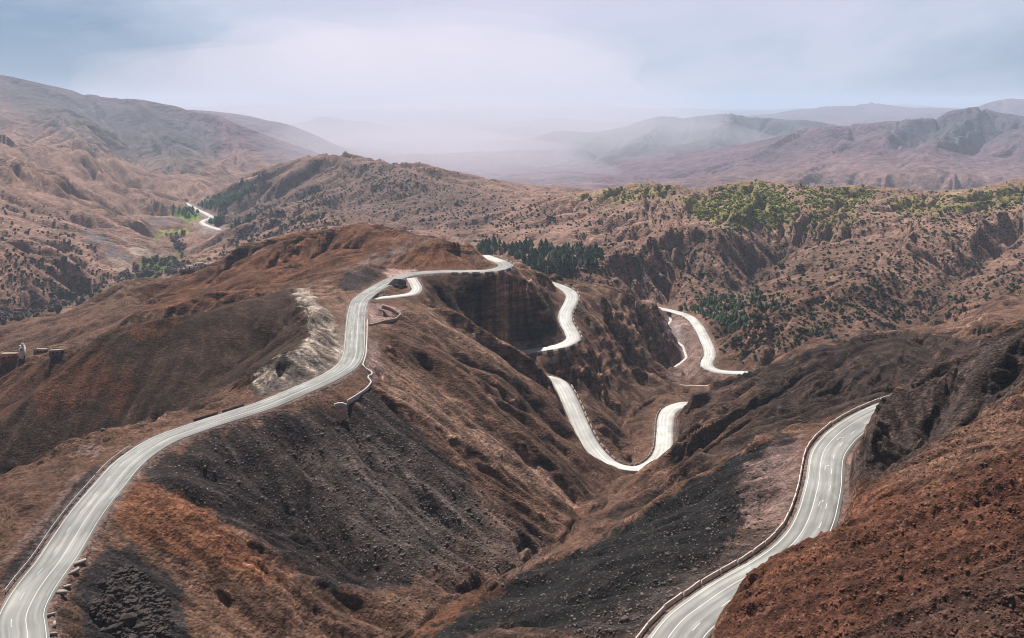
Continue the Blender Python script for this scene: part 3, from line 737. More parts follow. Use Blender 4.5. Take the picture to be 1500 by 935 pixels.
paint(BROWN * 1.1, [(-200, 400), (-100, 345), (0, 350), (76, 374), (150, 430), (60, 460), (-100, 480)], 690, 990, 10, .6, 1)
# shrubby green on the right hill
for poly, a in (([(840, 290), (900, 277), (960, 268), (1000, 280), (960, 292), (880, 295)], .6), ([(1000, 290), (1040, 285), (1110, 266), (1150, 285), (1170, 310), (1140, 335), (1080, 330), (1020, 315)], .75),
                ([(1170, 280), (1215, 268), (1290, 282), (1250, 305), (1200, 310)], .65), ([(1300, 290), (1400, 288), (1500, 268), (1500, 300), (1400, 312), (1310, 312)], .6),
                ([(1190, 315), (1250, 320), (1230, 340), (1180, 335)], .5)):
    paint(YGREEN, poly, 850, 1300, 12, a * .8, 1.8)
paint(LIGHTB * 1.3, [(1150, 310), (1250, 300), (1330, 305), (1280, 325), (1180, 345)], 850, 1300, 15, .4, 1.5)
paint(DARKB * 1.1, [(1085, 420), (1135, 355), (1180, 345), (1180, 362), (1140, 390), (1110, 425)], 700, 1000, 7, .8, 1)  # gully shade of the right hill painted into the slope colour
paint(DARKB * 1.1, [(1180, 362), (1320, 345), (1326, 356), (1280, 385), (1220, 410), (1150, 432)], 690, 1000, 12, .55, 1.3)  # shade patch beside that gully, also painted
paint(DARKB * 1.0, [(1350, 480), (1370, 420), (1400, 395), (1450, 378), (1440, 395), (1400, 430), (1380, 470)], 560, 850, 9, .75, 1.2)  # shaded gully farther right, darkened in the colour
paint(DARKB * 1.2, [(985, 335), (1010, 345), (1040, 370), (1020, 380), (995, 365)], 780, 1000, 8, .6, 1)
paint(PINK * .8, [(1085, 460), (1200, 425), (1300, 390), (1360, 440), (1330, 490), (1200, 500), (1100, 530)], 480, 860, 15, .4, 1.3)
paint(PGRAV * .6, [(968, 455), (1000, 464), (1018, 492), (1030, 515), (1020, 535), (1036, 548), (1060, 556), (975, 556), (1003, 525), (985, 490)], 540, 760, 5, .75, .7)
paint(np.array([.30, .28, .29]), [(975, 470), (995, 472), (1008, 490), (1000, 500), (985, 490)], 600, 760, 5, .5, 1.2)
# bluish haze tone painted into the colour of the far heights
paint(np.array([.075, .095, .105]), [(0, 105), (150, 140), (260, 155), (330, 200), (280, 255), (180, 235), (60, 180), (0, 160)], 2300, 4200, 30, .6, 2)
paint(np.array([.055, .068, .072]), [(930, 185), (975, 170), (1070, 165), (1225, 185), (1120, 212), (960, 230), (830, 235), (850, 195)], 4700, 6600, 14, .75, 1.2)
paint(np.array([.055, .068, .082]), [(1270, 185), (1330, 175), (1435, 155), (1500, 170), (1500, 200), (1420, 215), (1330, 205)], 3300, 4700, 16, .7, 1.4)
# patchy variation of the material itself
var = 1 + 0.22 * n_big + 0.22 * n_mid + 0.22 * n_sml
COLR *= np.clip(var, 0.5, 1.7)[..., None]
paint(PGRAV * .62, [(112, 664), (118, 652), (140, 650), (155, 656), (140, 668)], 190, 265, 4, .8, .5)
paint(PGRAV * .62, [(196, 624), (215, 612), (240, 606), (244, 612), (220, 622)], 200, 275, 4, .8, .5)
# stripes of scree running down the slopes
for lam, a in ((26, .25), (11, .28), (5, .26), (2.6, .22)):
    w = window(lam) * smooth01(slope, .2, .5)
    mm = (w > .02) & (YY < 1500)
    g = gully(XX[mm] / lam * 1.0, YY[mm] / lam, ddx[mm], ddy[mm], 1200 + int(lam))
    COLR[mm] *= (1 + a * g * w[mm] * np.clip(REG[mm], 0, 1))[:, None]
COLR *= (1 + 0.6 * np.clip(STR, -1.3, 1.5))[..., None]      # bands of the bedded rock
# road verges: crushed pale gravel
vg = (1 - smooth01(ED + n_sml * 1.2, 0.6, 2.6))[..., None] * 0.55
COLR = COLR * (1 - vg) + np.array([.23, .17, .155]) * vg
COLR = np.clip(COLR * 0.74, 0.012, 0.8)

# ------------------------------------------------------------------ materials
def new_mat(name):
    m = bpy.data.materials.new(name); m.use_nodes = True
    nt = m.node_tree; b = nt.nodes.get('Principled BSDF')
    b.inputs['Specular IOR Level'].default_value = 0.15
    b.inputs['Roughness'].default_value = 0.9
    return m, nt, b
def simple_mat(name, col, rough=0.85, var=0.25, scale=3.0, bump=0.0, metal=0.0):
    m, nt, b = new_mat(name); N = nt.nodes; L = nt.links
    tc = N.new('ShaderNodeTexCoord'); n = N.new('ShaderNodeTexNoise'); n.inputs['Scale'].default_value = scale; n.inputs['Detail'].default_value = 5
    L.new(tc.outputs['Object'], n.inputs['Vector'])
    r = N.new('ShaderNodeValToRGB'); e = r.color_ramp.elements
    e[0].position = .3; e[1].position = .7
    e[0].color = tuple(c * (1 - var) for c in col) + (1,); e[1].color = tuple(min(1, c * (1 + var)) for c in col) + (1,)
    L.new(n.outputs['Fac'], r.inputs['Fac']); L.new(r.outputs[0], b.inputs['Base Color'])
    b.inputs['Roughness'].default_value = rough; b.inputs['Metallic'].default_value = metal
    if bump:
        bp = N.new('ShaderNodeBump'); bp.inputs['Strength'].default_value = bump; bp.inputs['Distance'].default_value = 0.1
        L.new(n.outputs['Fac'], bp.inputs['Height']); L.new(bp.outputs[0], b.inputs['Normal'])
    return m

def ground_mat(name, s1, s2, s3, spec_amt, bump_d, q=1.0):
    """soil: surveyed colour x stones and grit at three real-world sizes (metres)"""
    m, nt, b = new_mat(name); N = nt.nodes; L = nt.links
    at = N.new('ShaderNodeAttribute'); at.attribute_name = 'soil'
    ge = N.new('ShaderNodeNewGeometry')
    def noise(size, det, rough=0.65, off=0):
        n = N.new('ShaderNodeTexNoise'); n.inputs['Scale'].default_value = 1.0 / size
        n.inputs['Detail'].default_value = det; n.inputs['Roughness'].default_value = rough
        L.new(ge.outputs['Position'], n.inputs['Vector']); return n
    def mr(src, a, b_, c, d):
        r = N.new('ShaderNodeMapRange'); r.inputs[1].default_value = a; r.inputs[2].default_value = b_; r.inputs[3].default_value = c; r.inputs[4].default_value = d
        L.new(src, r.inputs[0]); return r
    def math_(op, a, b_):
        q = N.new('ShaderNodeMath'); q.operation = op
        for i, s in enumerate((a, b_)):
            if isinstance(s, (int, float)): q.inputs[i].default_value = s
            else: L.new(s, q.inputs[i])
        return q.outputs[0]
    n1 = noise(s1, 7, .7); n2 = noise(s2, 4, .7)
    v = N.new('ShaderNodeTexVoronoi'); v.inputs['Scale'].default_value = 1.0 / s3; v.feature = 'F1'
    L.new(ge.outputs['Position'], v.inputs['Vector'])
    k1 = mr(n1.outputs['Fac'], .3, .7, 1 - .52 * q, 1 + .55 * q); k2 = mr(n2.outputs['Fac'], .3, .7, 1 - .4 * q, 1 + .45 * q)
    mul = math_('MULTIPLY', k1.outputs[0], k2.outputs[0])
    # single stones: each voronoi cell has its own tone, a few of them pale
    sepc = N.new('ShaderNodeSeparateColor'); L.new(v.outputs['Color'], sepc.inputs[0])
    st = mr(sepc.outputs[0], 0, 1, 1 - .3 * q, 1 + .3 * q)
    mul = math_('MULTIPLY', mul, st.outputs[0])
    pale = mr(sepc.outputs[1], .86, 1.0, 0, 1)
    gr = math_('MULTIPLY', pale.outputs[0], at.outputs['Alpha'])
    near = mr(v.outputs['Distance'], .12, .45, 1, 0)
    gr = math_('MULTIPLY', gr, near.outputs[0])
    mx = N.new('ShaderNodeVectorMath'); mx.operation = 'SCALE'
    L.new(at.outputs['Color'], mx.inputs[0]); L.new(mul, mx.inputs['Scale'])
    mix = N.new('ShaderNodeMix'); mix.data_type = 'RGBA'
    L.new(math_('MULTIPLY', gr, spec_amt), mix.inputs['Factor']); L.new(mx.outputs[0], mix.inputs['A'])
    mix.inputs['B'].default_value = (.42, .36, .33, 1)
    L.new(mix.outputs['Result'], b.inputs['Base Color'])
    if s1 < 10:
        sn = N.new('ShaderNodeSeparateXYZ'); L.new(ge.outputs['True Normal'], sn.inputs[0])
        steep = mr(sn.outputs['Z'], .48, .72, 1, 0)
        mpb = N.new('ShaderNodeMapping'); mpb.inputs['Scale'].default_value = (.07, .07, .55); mpb.inputs['Rotation'].default_value = (.12, .22, 0)
        L.new(ge.outputs['Position'], mpb.inputs['Vector'])
        nb = N.new('ShaderNodeTexNoise'); nb.inputs['Scale'].default_value = 1.0; nb.inputs['Detail'].default_value = 6; nb.inputs['Roughness'].default_value = .65
        L.new(mpb.outputs[0], nb.inputs['Vector'])
        bed = mr(nb.outputs['Fac'], .36, .62, .42, 1.9)
        bmix = N.new('ShaderNodeMix'); L.new(steep.outputs[0], bmix.inputs['Factor']); bmix.inputs['A'].default_value = 1.0; L.new(bed.outputs[0], bmix.inputs['B'])
        mul2 = math_('MULTIPLY', mul, bmix.outputs['Result'])
        for lk in list(mx.inputs['Scale'].links): nt.links.remove(lk)
        L.new(mul2, mx.inputs['Scale'])
    hgt = math_('ADD', math_('MULTIPLY', n1.outputs['Fac'], s1 * .35), math_('MULTIPLY', n2.outputs['Fac'], s2 * .5))
    hgt = math_('SUBTRACT', hgt, math_('MULTIPLY', v.outputs['Distance'], s3 * .5))
    if s1 < 10: hgt = math_('ADD', hgt, math_('MULTIPLY', math_('MULTIPLY', nb.outputs['Fac'], steep.outputs[0]), 3.0))
    bp = N.new('ShaderNodeBump'); bp.inputs['Strength'].default_value = 1.0; bp.inputs['Distance'].default_value = bump_d
    L.new(hgt, bp.inputs['Height']); L.new(bp.outputs[0], b.inputs['Normal'])
    b.inputs['Roughness'].default_value = 0.95; b.inputs['Specular IOR Level'].default_value = 0.1
    return m
mat_near = ground_mat('stony_ground', 6.0, 0.9, 0.7, 0.75, 1.0)
mat_mid = ground_mat('hill_ground', 26.0, 4.5, 3.0, 0.3, .6, .55)
mat_far = ground_mat('mountain_ground', 160.0, 30.0, 22.0, 0.2, .5, .4)

# ------------------------------------------------------------------ terrain meshes
nV, nU = UU.shape
def terrain(name, r0, r1, mat, label):
    r1 = min(r1, nV - 1)
    X = XX[r0:r1 + 1]; Y = YY[r0:r1 + 1]; Zt = ZZ[r0:r1 + 1]
    V = np.stack([X, Y, Zt], -1).reshape(-1, 3)
    h = r1 - r0 + 1
    idx = np.arange(h * nU).reshape(h, nU)
    q = np.stack([idx[:-1, :-1], idx[:-1, 1:], idx[1:, 1:], idx[1:, :-1]], -1).reshape(-1, 4)
    col = np.concatenate([COLR[r0:r1 + 1], GRAV[r0:r1 + 1][..., None]], -1).reshape(-1, 4)
    o = np_mesh(name, V, q.ravel(), np.full(len(q), 4), mat, True, None, None, {'soil': col})
    return tag(o, label, 'terrain', None, 'structure')
ra = int(np.searchsorted(vs, math.log(655))); rb = int(np.searchsorted(vs, math.log(2350)))
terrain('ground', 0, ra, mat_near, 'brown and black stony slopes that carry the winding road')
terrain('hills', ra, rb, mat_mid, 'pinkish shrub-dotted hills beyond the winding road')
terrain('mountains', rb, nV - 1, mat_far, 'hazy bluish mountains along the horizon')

def ground_at(px, Y):
    """height of the built terrain at a column and distance"""
    px = np.asarray(px, float); v = np.log(np.asarray(Y, float))
    i = np.clip(np.searchsorted(us, px) - 1, 0, nU - 2); j = np.clip(np.searchsorted(vs, v) - 1, 0, nV - 2)
    fx = (px - us[i]) / (us[i + 1] - us[i]); fy = (v - vs[j]) / (vs[j + 1] - vs[j])
    return (ZZ[j, i] * (1 - fx) + ZZ[j, i + 1] * fx) * (1 - fy) + (ZZ[j + 1, i] * (1 - fx) + ZZ[j + 1, i + 1] * fx) * fy
def ground_xy(x, y):
    return ground_at(np.asarray(x) / np.asarray(y) * F + CX, y)
#@@ROADS
# ------------------------------------------------------------------ roads
def road_mat(name, tone, wear):
    m, nt, b = new_mat(name); N = nt.nodes; L = nt.links
    uv = N.new('ShaderNodeUVMap'); uv.uv_map = 'UVMap'
    mp = N.new('ShaderNodeMapping'); mp.inputs['Scale'].default_value = (1.1, 0.035, 1)
    L.new(uv.outputs[0], mp.inputs[0])
    n = N.new('ShaderNodeTexNoise'); n.inputs['Scale'].default_value = 1.0; n.inputs['Detail'].default_value = 6; n.inputs['Roughness'].default_value = .6
    L.new(mp.outputs[0], n.inputs['Vector'])
    ge = N.new('ShaderNodeNewGeometry')
    n2 = N.new('ShaderNodeTexNoise'); n2.inputs['Scale'].default_value = .12; n2.inputs['Detail'].default_value = 7
    L.new(ge.outputs['Position'], n2.inputs['Vector'])
    r = N.new('ShaderNodeValToRGB'); e = r.color_ramp.elements
    e[0].position = .32; e[1].position = .62
    e[0].color = tuple(c * wear for c in tone) + (1,); e[1].color = tuple(tone) + (1,)
    L.new(n.outputs['Fac'], r.inputs['Fac'])
    r2 = N.new('ShaderNodeMapRange'); r2.inputs[1].default_value = .35; r2.inputs[2].default_value = .65; r2.inputs[3].default_value = .82; r2.inputs[4].default_value = 1.12
    L.new(n2.outputs['Fac'], r2.inputs[0])
    vp = N.new('ShaderNodeTexVoronoi'); vp.inputs['Scale'].default_value = 1.0
    mv = N.new('ShaderNodeMapping'); mv.inputs['Scale'].default_value = (.32, .055, 1); L.new(uv.outputs[0], mv.inputs[0]); L.new(mv.outputs[0], vp.inputs['Vector'])
    sp = N.new('ShaderNodeSeparateColor'); L.new(vp.outputs['Color'], sp.inputs[0])
    r3 = N.new('ShaderNodeMapRange'); r3.inputs[3].default_value = .84; r3.inputs[4].default_value = 1.1; L.new(sp.outputs[0], r3.inputs[0])
    su_ = N.new('ShaderNodeSeparateXYZ'); L.new(uv.outputs[0], su_.inputs[0])
    wv = N.new('ShaderNodeMath'); wv.operation = 'MULTIPLY'; wv.inputs[1].default_value = 2 * math.pi / 1.75; L.new(su_.outputs['X'], wv.inputs[0])
    cs_ = N.new('ShaderNodeMath'); cs_.operation = 'COSINE'; L.new(wv.outputs[0], cs_.inputs[0])
    wt = N.new('ShaderNodeMath'); wt.operation = 'MULTIPLY'; L.new(cs_.outputs[0], wt.inputs[0]); L.new(n2.outputs['Fac'], wt.inputs[1])
    r4 = N.new('ShaderNodeMapRange'); r4.inputs[1].default_value = -.5; r4.inputs[2].default_value = .5; r4.inputs[3].default_value = 1.08; r4.inputs[4].default_value = .88; L.new(wt.outputs[0], r4.inputs[0])
    q1 = N.new('ShaderNodeMath'); q1.operation = 'MULTIPLY'; L.new(r2.outputs[0], q1.inputs[0]); L.new(r3.outputs[0], q1.inputs[1])
    q2 = N.new('ShaderNodeMath'); q2.operation = 'MULTIPLY'; L.new(q1.outputs[0], q2.inputs[0]); L.new(r4.outputs[0], q2.inputs[1])
    s = N.new('ShaderNodeVectorMath'); s.operation = 'SCALE'
    L.new(r.outputs[0], s.inputs[0]); L.new(q2.outputs[0], s.inputs['Scale'])
    L.new(s.outputs[0], b.inputs['Base Color'])
    b.inputs['Roughness'].default_value = .75
    return m
m_roadL = road_mat('pale_worn_asphalt', (.29, .295, .287), .58)
m_roadM = road_mat('bleached_asphalt', (.50, .50, .485), .80)
m_paint = simple_mat('road_paint', (.52, .52, .50), .7, .08, 1.5)
m_verge = simple_mat('road_verge_gravel', (.30, .24, .22), .95, .3, 2.0)

def strip(name, P, offs, mat, lift=0.0, side=0.35, uvs=True, parent=None, edge_noise=0.0):
    """a paved strip between the offsets given per point, with sides going into the ground"""
    n = len(P); T, Nn = normals2(P)
    d = np.r_[0, np.cumsum(np.linalg.norm(np.diff(P, axis=0), axis=1))]
    cols = len(offs); V = []; UVs = []
    for k, o in enumerate(offs):
        o = np.broadcast_to(np.asarray(o, float), (n,)).copy()
        if edge_noise and k in (0, cols - 1):
            o += perlin(d / 3.0, d * 0 + k * 7.3, 77) * edge_noise + perlin(d / 11.0, d * 0 + k * 3.1, 78) * edge_noise
        q = np.c_[P[:, :2] + Nn * o[:, None], P[:, 2] + lift]
        V.append(q); UVs.append(np.c_[o, d])
    if side:
        a = V[0].copy(); a[:, 2] -= side; z = V[-1].copy(); z[:, 2] -= side
        V = [a] + V + [z]; UVs = [UVs[0]] + UVs + [UVs[-1]]; cols += 2
    V = np.stack(V, 1).reshape(-1, 3); UVs = np.stack(UVs, 1).reshape(-1, 2)
    idx = np.arange(n * cols).reshape(n, cols)
    q = np.stack([idx[:-1, :-1], idx[:-1, 1:], idx[1:, 1:], idx[1:, :-1]], -1).reshape(-1, 4)
    return np_mesh(name, V, q.ravel(), np.full(len(q), 4), mat, False, parent, UVs)

def line_marks(parent, name, P, specs):
    """painted lines: (offset, width, dash, gap) in metres, one mesh"""
    d = np.r_[0, np.cumsum(np.linalg.norm(np.diff(P, axis=0), axis=1))]
    T, Nn = normals2(P); V = []; Fc = []
    for off, wd, dash, gap, s0, s1 in specs:
        off = np.broadcast_to(np.asarray(off, float), (len(P),))
        s = max(s0, 0)
        e_end = min(s1, d[-1])
        while s < e_end:
            e = min(s + (dash if dash else 1e9), e_end)
            ss = np.linspace(s, e, max(2, int((e - s) / 1.2) + 1))
            x = np.interp(ss, d, P[:, 0]); y = np.interp(ss, d, P[:, 1]); z = np.interp(ss, d, P[:, 2])
            nx = np.interp(ss, d, Nn[:, 0]); ny = np.interp(ss, d, Nn[:, 1]); of = np.interp(ss, d, off)
            b0 = len(V)
            for i in range(len(ss)):
                for sg in (-1, 1):
                    V.append((x[i] + nx[i] * (of[i] + sg * wd / 2), y[i] + ny[i] * (of[i] + sg * wd / 2), z[i] + 0.012))
            for i in range(len(ss) - 1):
                Fc.append([b0 + 2 * i, b0 + 2 * i + 1, b0 + 2 * i + 3, b0 + 2 * i + 2])
            s = e + gap if dash else e_end
    flat = [i for f in Fc for i in f]
    return np_mesh(name, V, flat, [4] * len(Fc), m_paint, False, parent)

lenL = float(np.sum(np.linalg.norm(np.diff(road_L, axis=0), axis=1)))
rdL = strip('road', road_L, [-HWL, -HWL * .33, HWL * .33, HWL], m_roadL, 0, .5, edge_noise=.18)
tag(rdL, 'long pale grey road along the left ridge, with guard rail and hairpin at its far end', 'road', None, 'structure')
line_marks(rdL, 'lane_markings', road_L, [(-HWL + .35, .11, 0, 0, 0, 1e9), (HWL - .5, .11, 0, 0, 0, 1e9), (.75, .12, 0, 0, 0, 420), (-1.5, .11, 2.5, 6, 0, 420)])
rdM = strip('road', road_M, [-HWM, -HWM * .33, HWM * .33, HWM], m_roadM, 0, .5, edge_noise=.2)
tag(rdM, 'white winding road below the ridge, with the U-shaped bend', 'road', None, 'structure')
rdR = strip('road', road_R, [-WR / 2, -2, 2, WR / 2], m_roadL, 0, .5, edge_noise=.15)
tag(rdR, 'three-lane grey road on the near right with painted arrows', 'road', None, 'structure')
lenR = float(np.sum(np.linalg.norm(np.diff(road_R, axis=0), axis=1)))
line_marks(rdR, 'lane_markings', road_R, [(-WR / 2 + .55, .15, 0, 0, 0, 1e9), (-1.35, .15, 0, 0, 0, 1e9), (1.35, .15, 3, 7, 0, 1e9), (WR / 2 - .7, .15, 0, 0, 0, 1e9)])
def turn_arrow(px, py, off):
    d = path_len_(road_R); c = ptz(px, py, -90); i = int(np.argmin(np.linalg.norm(road_R - c, axis=1)))
    T, Nn = normals2(road_R); t = Vector((*T[i], 0)); n_ = Vector((*Nn[i], 0)); o = Vector(road_R[i]) + n_ * off + Vector((0, 0, .014))
    b = MB(); cl = [(0, -1.9), (0, -.6), (.05, .3), (.22, .85), (.5, 1.15)]
    for k in range(len(cl) - 1):
        (x0, y0), (x1, y1) = cl[k], cl[k + 1]; l = math.hypot(x1 - x0, y1 - y0); px_, py_ = -(y1 - y0) / l * .07, (x1 - x0) / l * .07
        b.poly([o + n_ * (x0 + px_) + t * (y0 + py_), o + n_ * (x0 - px_) + t * (y0 - py_), o + n_ * (x1 - px_) + t * (y1 - py_), o + n_ * (x1 + px_) + t * (y1 + py_)])
    b.poly([o + n_ * .38 + t * 1.45, o + n_ * .62 + t * .85, o + n_ * 1.0 + t * 1.42])
    b.build('turn_arrow', m_paint, rdR)
def path_len_(P): return np.r_[0, np.cumsum(np.linalg.norm(np.diff(P, axis=0), axis=1))]
turn_arrow(1224, 640, -.2); turn_arrow(1205, 683, -.2); turn_arrow(1199, 735, -.2)
rdS = strip('side_road', road_S, [-HWS, HWS], m_roadM, -.03, .4, edge_noise=.2)
tag(rdS, 'short white loop of side road below the dark rock at the upper bend', 'road', None, 'structure')
rdV = strip('valley_road', road_V, [-HWV * .5, HWV * .5], m_roadM, .6, 2.5)
tag(rdV, 'pale road along the bottom of the far left valley', 'road', None, 'structure')
# ------------------------------------------------------------------ the air
def volume_mat(name, dens, color, aniso):
    m = bpy.data.materials.new(name); m.use_nodes = True
    nt = m.node_tree; N = nt.nodes; L = nt.links; N.clear()
    out = N.new('ShaderNodeOutputMaterial'); v = N.new('ShaderNodeVolumePrincipled')
    v.inputs['Density'].default_value = dens; v.inputs['Color'].default_value = color + (1,); v.inputs['Anisotropy'].default_value = aniso
    L.new(v.outputs[0], out.inputs['Volume'])
    return m, v, N, L
def box_obj(name, x0, x1, y0, y1, z0, z1, mat):
    b = MB(); b.obox(((x0 + x1) / 2, (y0 + y1) / 2, (z0 + z1) / 2), (1, 0, 0), (0, 1, 0), (0, 0, 1), (x1 - x0) / 2, (y1 - y0) / 2, (z1 - z0) / 2)
    return b.build(name, mat)
mh, _, _, _ = volume_mat('haze_air', 0.85e-4, (.64, .79, 1.0), .1)
zmin = float(ZZ.min()); zmax = float(ZZ.max())
hz = box_obj('haze', -46000, 46000, -300, 43000, zmin - 1.0, max(zmax, 5.0) + 6.0, mh)
tag(hz, 'pale bluish haze filling the valleys and fading the far mountains', 'haze', None, 'stuff')
def mist(cx, cy, cz, rx, ry, rz, dens, label, seed):
    mt, vol, N_, L_ = volume_mat('mist_air', dens, (.93, .90, 1.0), .1)
    bm = bmesh.new(); bmesh.ops.create_icosphere(bm, subdivisions=4, radius=1.0)
    V = np.array([v.co[:] for v in bm.verts]); Fc = [[v.index for v in f.verts] for f in bm.faces]; bm.free()
    k = 1 + .22 * perlin(V[:, 0] * 1.7 + seed, V[:, 2] * 1.7 + V[:, 1], seed) + .1 * perlin(V[:, 0] * 4 + seed, V[:, 2] * 4 + V[:, 1] * 3, seed + 1)
    V = V * k[:, None] * np.array([rx, ry, rz])
    o = np_mesh('mist', V, [i for f in Fc for i in f], [3] * len(Fc), mt)
    o.location = (cx, cy, cz)
    tag(o, label, 'mist', None, 'stuff')
mist(-800, 7400, 60, 2100, 3300, 620, 2.0e-4, 'pale mist and drizzle hanging over the far valley left of the centre', 3)
mist(-420, 3500, -240, 800, 850, 150, 4.0e-4, 'thin white mist in the gap behind the middle peak', 15)
mist(-150, 5200, -180, 1500, 1500, 230, 2.4e-4, 'brighter low mist on the valley floor behind the middle peak', 8)
# ------------------------------------------------------------------ plants
m_shrub = simple_mat('shrub_leaves', (.045, .052, .026), .95, .55, .35)
m_shrub_y = simple_mat('shrub_leaves_yellowish', (.21, .225, .05), .95, .4, .5)  # leaf colour brightened to stand for the sunlit patch on the crest
m_pine = simple_mat('pine_needles', (.034, .060, .030), .95, .6, .12)
m_bark = simple_mat('bark', (.07, .05, .04), .95, .3, 2)
m_bare = simple_mat('bare_twigs', (.12, .095, .09), .95, .3, 2)

def shrub_geo(seed, n=34, tall=0.75):
    r = random.Random(seed); b = MB()
    lob = [(r.uniform(-.45, .45), r.uniform(-.45, .45), r.uniform(.25, .6) * tall, r.uniform(.38, .6)) for _ in range(5)]
    for i in range(n):
        lx, ly, lz, lr = lob[i % 5]
        d = Vector((r.gauss(0, 1), r.gauss(0, 1), r.gauss(.25, .8))).normalized()
        c = Vector((lx, ly, lz)) + d * lr * r.uniform(.55, 1.0); c.z = max(c.z, -.05)
        a = d.orthogonal().normalized(); a.rotate(__import__('mathutils').Quaternion(d, r.uniform(0, 6.28)))
        q = d.cross(a); s = r.uniform(.16, .32)
        k = d * s * .5
        b.poly([c - a * s - q * s * .6, c + a * s * .8 - q * s - k * .6, c + a * s + q * s * .7, c - a * s * .7 + q * s - k])
    for lx, ly, lz, lr in lob:                              # woody, twiggy heart
        b.tube((lx * .2, ly * .2, -.3), (lx, ly, lz), .06, .22, 4)
    return np.array(b.v), b.f
def pine_geo(seed, tiers=6):
    r = random.Random(seed); b = MB()
    b.tube((0, 0, -.15), (0, 0, .8), .028, .012, 5)
    tr = len(b.f)
    for t in range(tiers):
        z0 = .12 + .78 * t / tiers; z1 = z0 + .30 - .012 * t
        rad = (.33 - .26 * t / tiers) * r.uniform(.85, 1.15); n = 8
        ox, oy = r.uniform(-.02, .02), r.uniform(-.02, .02)
        vs = [(ox, oy, min(z1, 1.02))]
        for k in range(n):
            a = 2 * math.pi * (k + r.uniform(-.25, .25)) / n + t
            rr = rad * (r.uniform(.95, 1.2) if k % 2 else r.uniform(.5, .75))
            vs.append((ox + math.cos(a) * rr, oy + math.sin(a) * rr, z0 + r.uniform(-.05, .03)))
        b.mesh(vs, [[0, 1 + k, 1 + (k + 1) % n] for k in range(n)])
    return np.array(b.v), b.f
SHR = [shrub_geo(i) for i in range(5)]
PIN = [pine_geo(40 + i) for i in range(4)]
BAR = [shrub_geo(70 + i, 60, 1.6) for i in range(2)]

def area_weights(y0, y1, dens):
    r0, r1 = np.searchsorted(vs, [math.log(y0), math.log(y1)])
    A = np.clip(PY[r0:r1] - PY[r0 + 1:r1 + 1], 0, 6) * VIS[r0:r1] * np.gradient(us)[None, :]
    A = A * (ED[r0:r1] > 2.5) * (UU[r0:r1] > -40) * (UU[r0:r1] < 1540)
    return r0, A * dens(UU[r0:r1] + jx[r0:r1] * .7, PY[r0:r1] + jy[r0:r1] * .7, r0, r1)
def scatter(n, y0, y1, dens):
    r0, Wt = area_weights(y0, y1, dens)
    p = Wt.ravel(); p = p / p.sum()
    k = rng.choice(len(p), n, p=p)
    j, i = np.divmod(k, Wt.shape[1]); j = j + r0
    i = np.clip(i, 0, nU - 2); j = np.clip(j, 0, nV - 2)
    px = us[i] + rng.random(n) * (us[i + 1] - us[i]); Y = np.exp(vs[j] + rng.random(n) * (vs[j + 1] - vs[j]))
    return px, Y
def poly_dens(items, base=0.0):
    def f(u, p, r0, r1):
        d = np.full(u.shape, base)
        for poly, a, soft in items: d = np.maximum(d, a * smooth01(sd_poly(u, p, poly), -soft, soft))
        return d
    return f
def place_kind(px, Y, size, geos, mat, name, label, cat, group, stuff_name, stuff_label, n_ind, zsq=1.0, sink=.1):
    """the n_ind that show largest become objects of their own, the others one mesh"""
    x = (px - CX) / F * Y; z = ground_at(px, Y)
    order = np.argsort(-(size / Y))
    meshes = []
    for k, (v, f) in enumerate(geos):
        me = bpy.data.meshes.new(name); me.from_pydata([tuple(q) for q in v], [], f); me.materials.append(mat); meshes.append(me)
    for t in order[:n_ind]:
        o = bpy.data.objects.new(name, meshes[int(rng.integers(len(meshes)))]); COL.objects.link(o)
        o.location = (x[t], Y[t], z[t] - sink * size[t]); o.rotation_euler = (0, 0, rng.random() * 6.28)
        o.scale = (size[t], size[t], size[t] * zsq * rng.uniform(.8, 1.25))
        tag(o, label, cat, group)
    rest = order[n_ind:]
    if len(rest):
        Vs = []; Fl = []; Ln = []; off = 0
        for t in rest:
            v, f = geos[int(rng.integers(len(geos)))]
            a = rng.random() * 6.28; c, s = math.cos(a), math.sin(a); q = v * size[t]
            q = np.c_[q[:, 0] * c - q[:, 1] * s, q[:, 0] * s + q[:, 1] * c, q[:, 2] * zsq * rng.uniform(.8, 1.25)]
            q += np.array([x[t], Y[t], z[t] - sink * size[t]])
            Vs.append(q)
            for ff in f: Fl.extend([i + off for i in ff]); Ln.append(len(ff))
            off += len(v)
        o = np_mesh(stuff_name, np.vstack(Vs), Fl, Ln, mat)
        tag(o, stuff_label, cat, None, 'stuff')

# dark shrubs dotted over the hills on the right
sh_items = [([(840, 300), (900, 280), (1000, 285), (1110, 270), (1500, 272), (1560, 300), (1560, 480), (1430, 490), (1330, 480), (1260, 485), (1150, 510), (1100, 535), (1060, 520), (1010, 440), (960, 440), (890, 415), (810, 405), (880, 372), (830, 330)], .55, 14),
            ([(1090, 530), (1060, 470), (1110, 440), (1200, 440), (1260, 470), (1320, 480), (1200, 500)], .5, 20),
            ([(1150, 440), (1240, 412), (1330, 360), (1360, 440), (1330, 480), (1220, 470)], .75, 14),
            ([(1300, 300), (1480, 300), (1520, 340), (1440, 370), (1330, 345)], 1.0, 18),
            ([(900, 375), (960, 355), (1000, 380), (985, 435), (900, 415)], .9, 14),
            ([(1000, 300), (1150, 290), (1170, 330), (1050, 335)], .9, 14)]
px, Y = scatter(5600, 560, 1230, poly_dens(sh_items))
sz = rng.gamma(2.6, .38, len(px)) * .95 + .4
place_kind(px, Y, sz, SHR, m_shrub, 'shrub', 'dark green shrub dotted over the pinkish hillside on the right', 'shrub', 'shrubs scattered over the right hillside',
           'scrub', 'thousands of small dark shrubs over the right hillside', 200, .85)
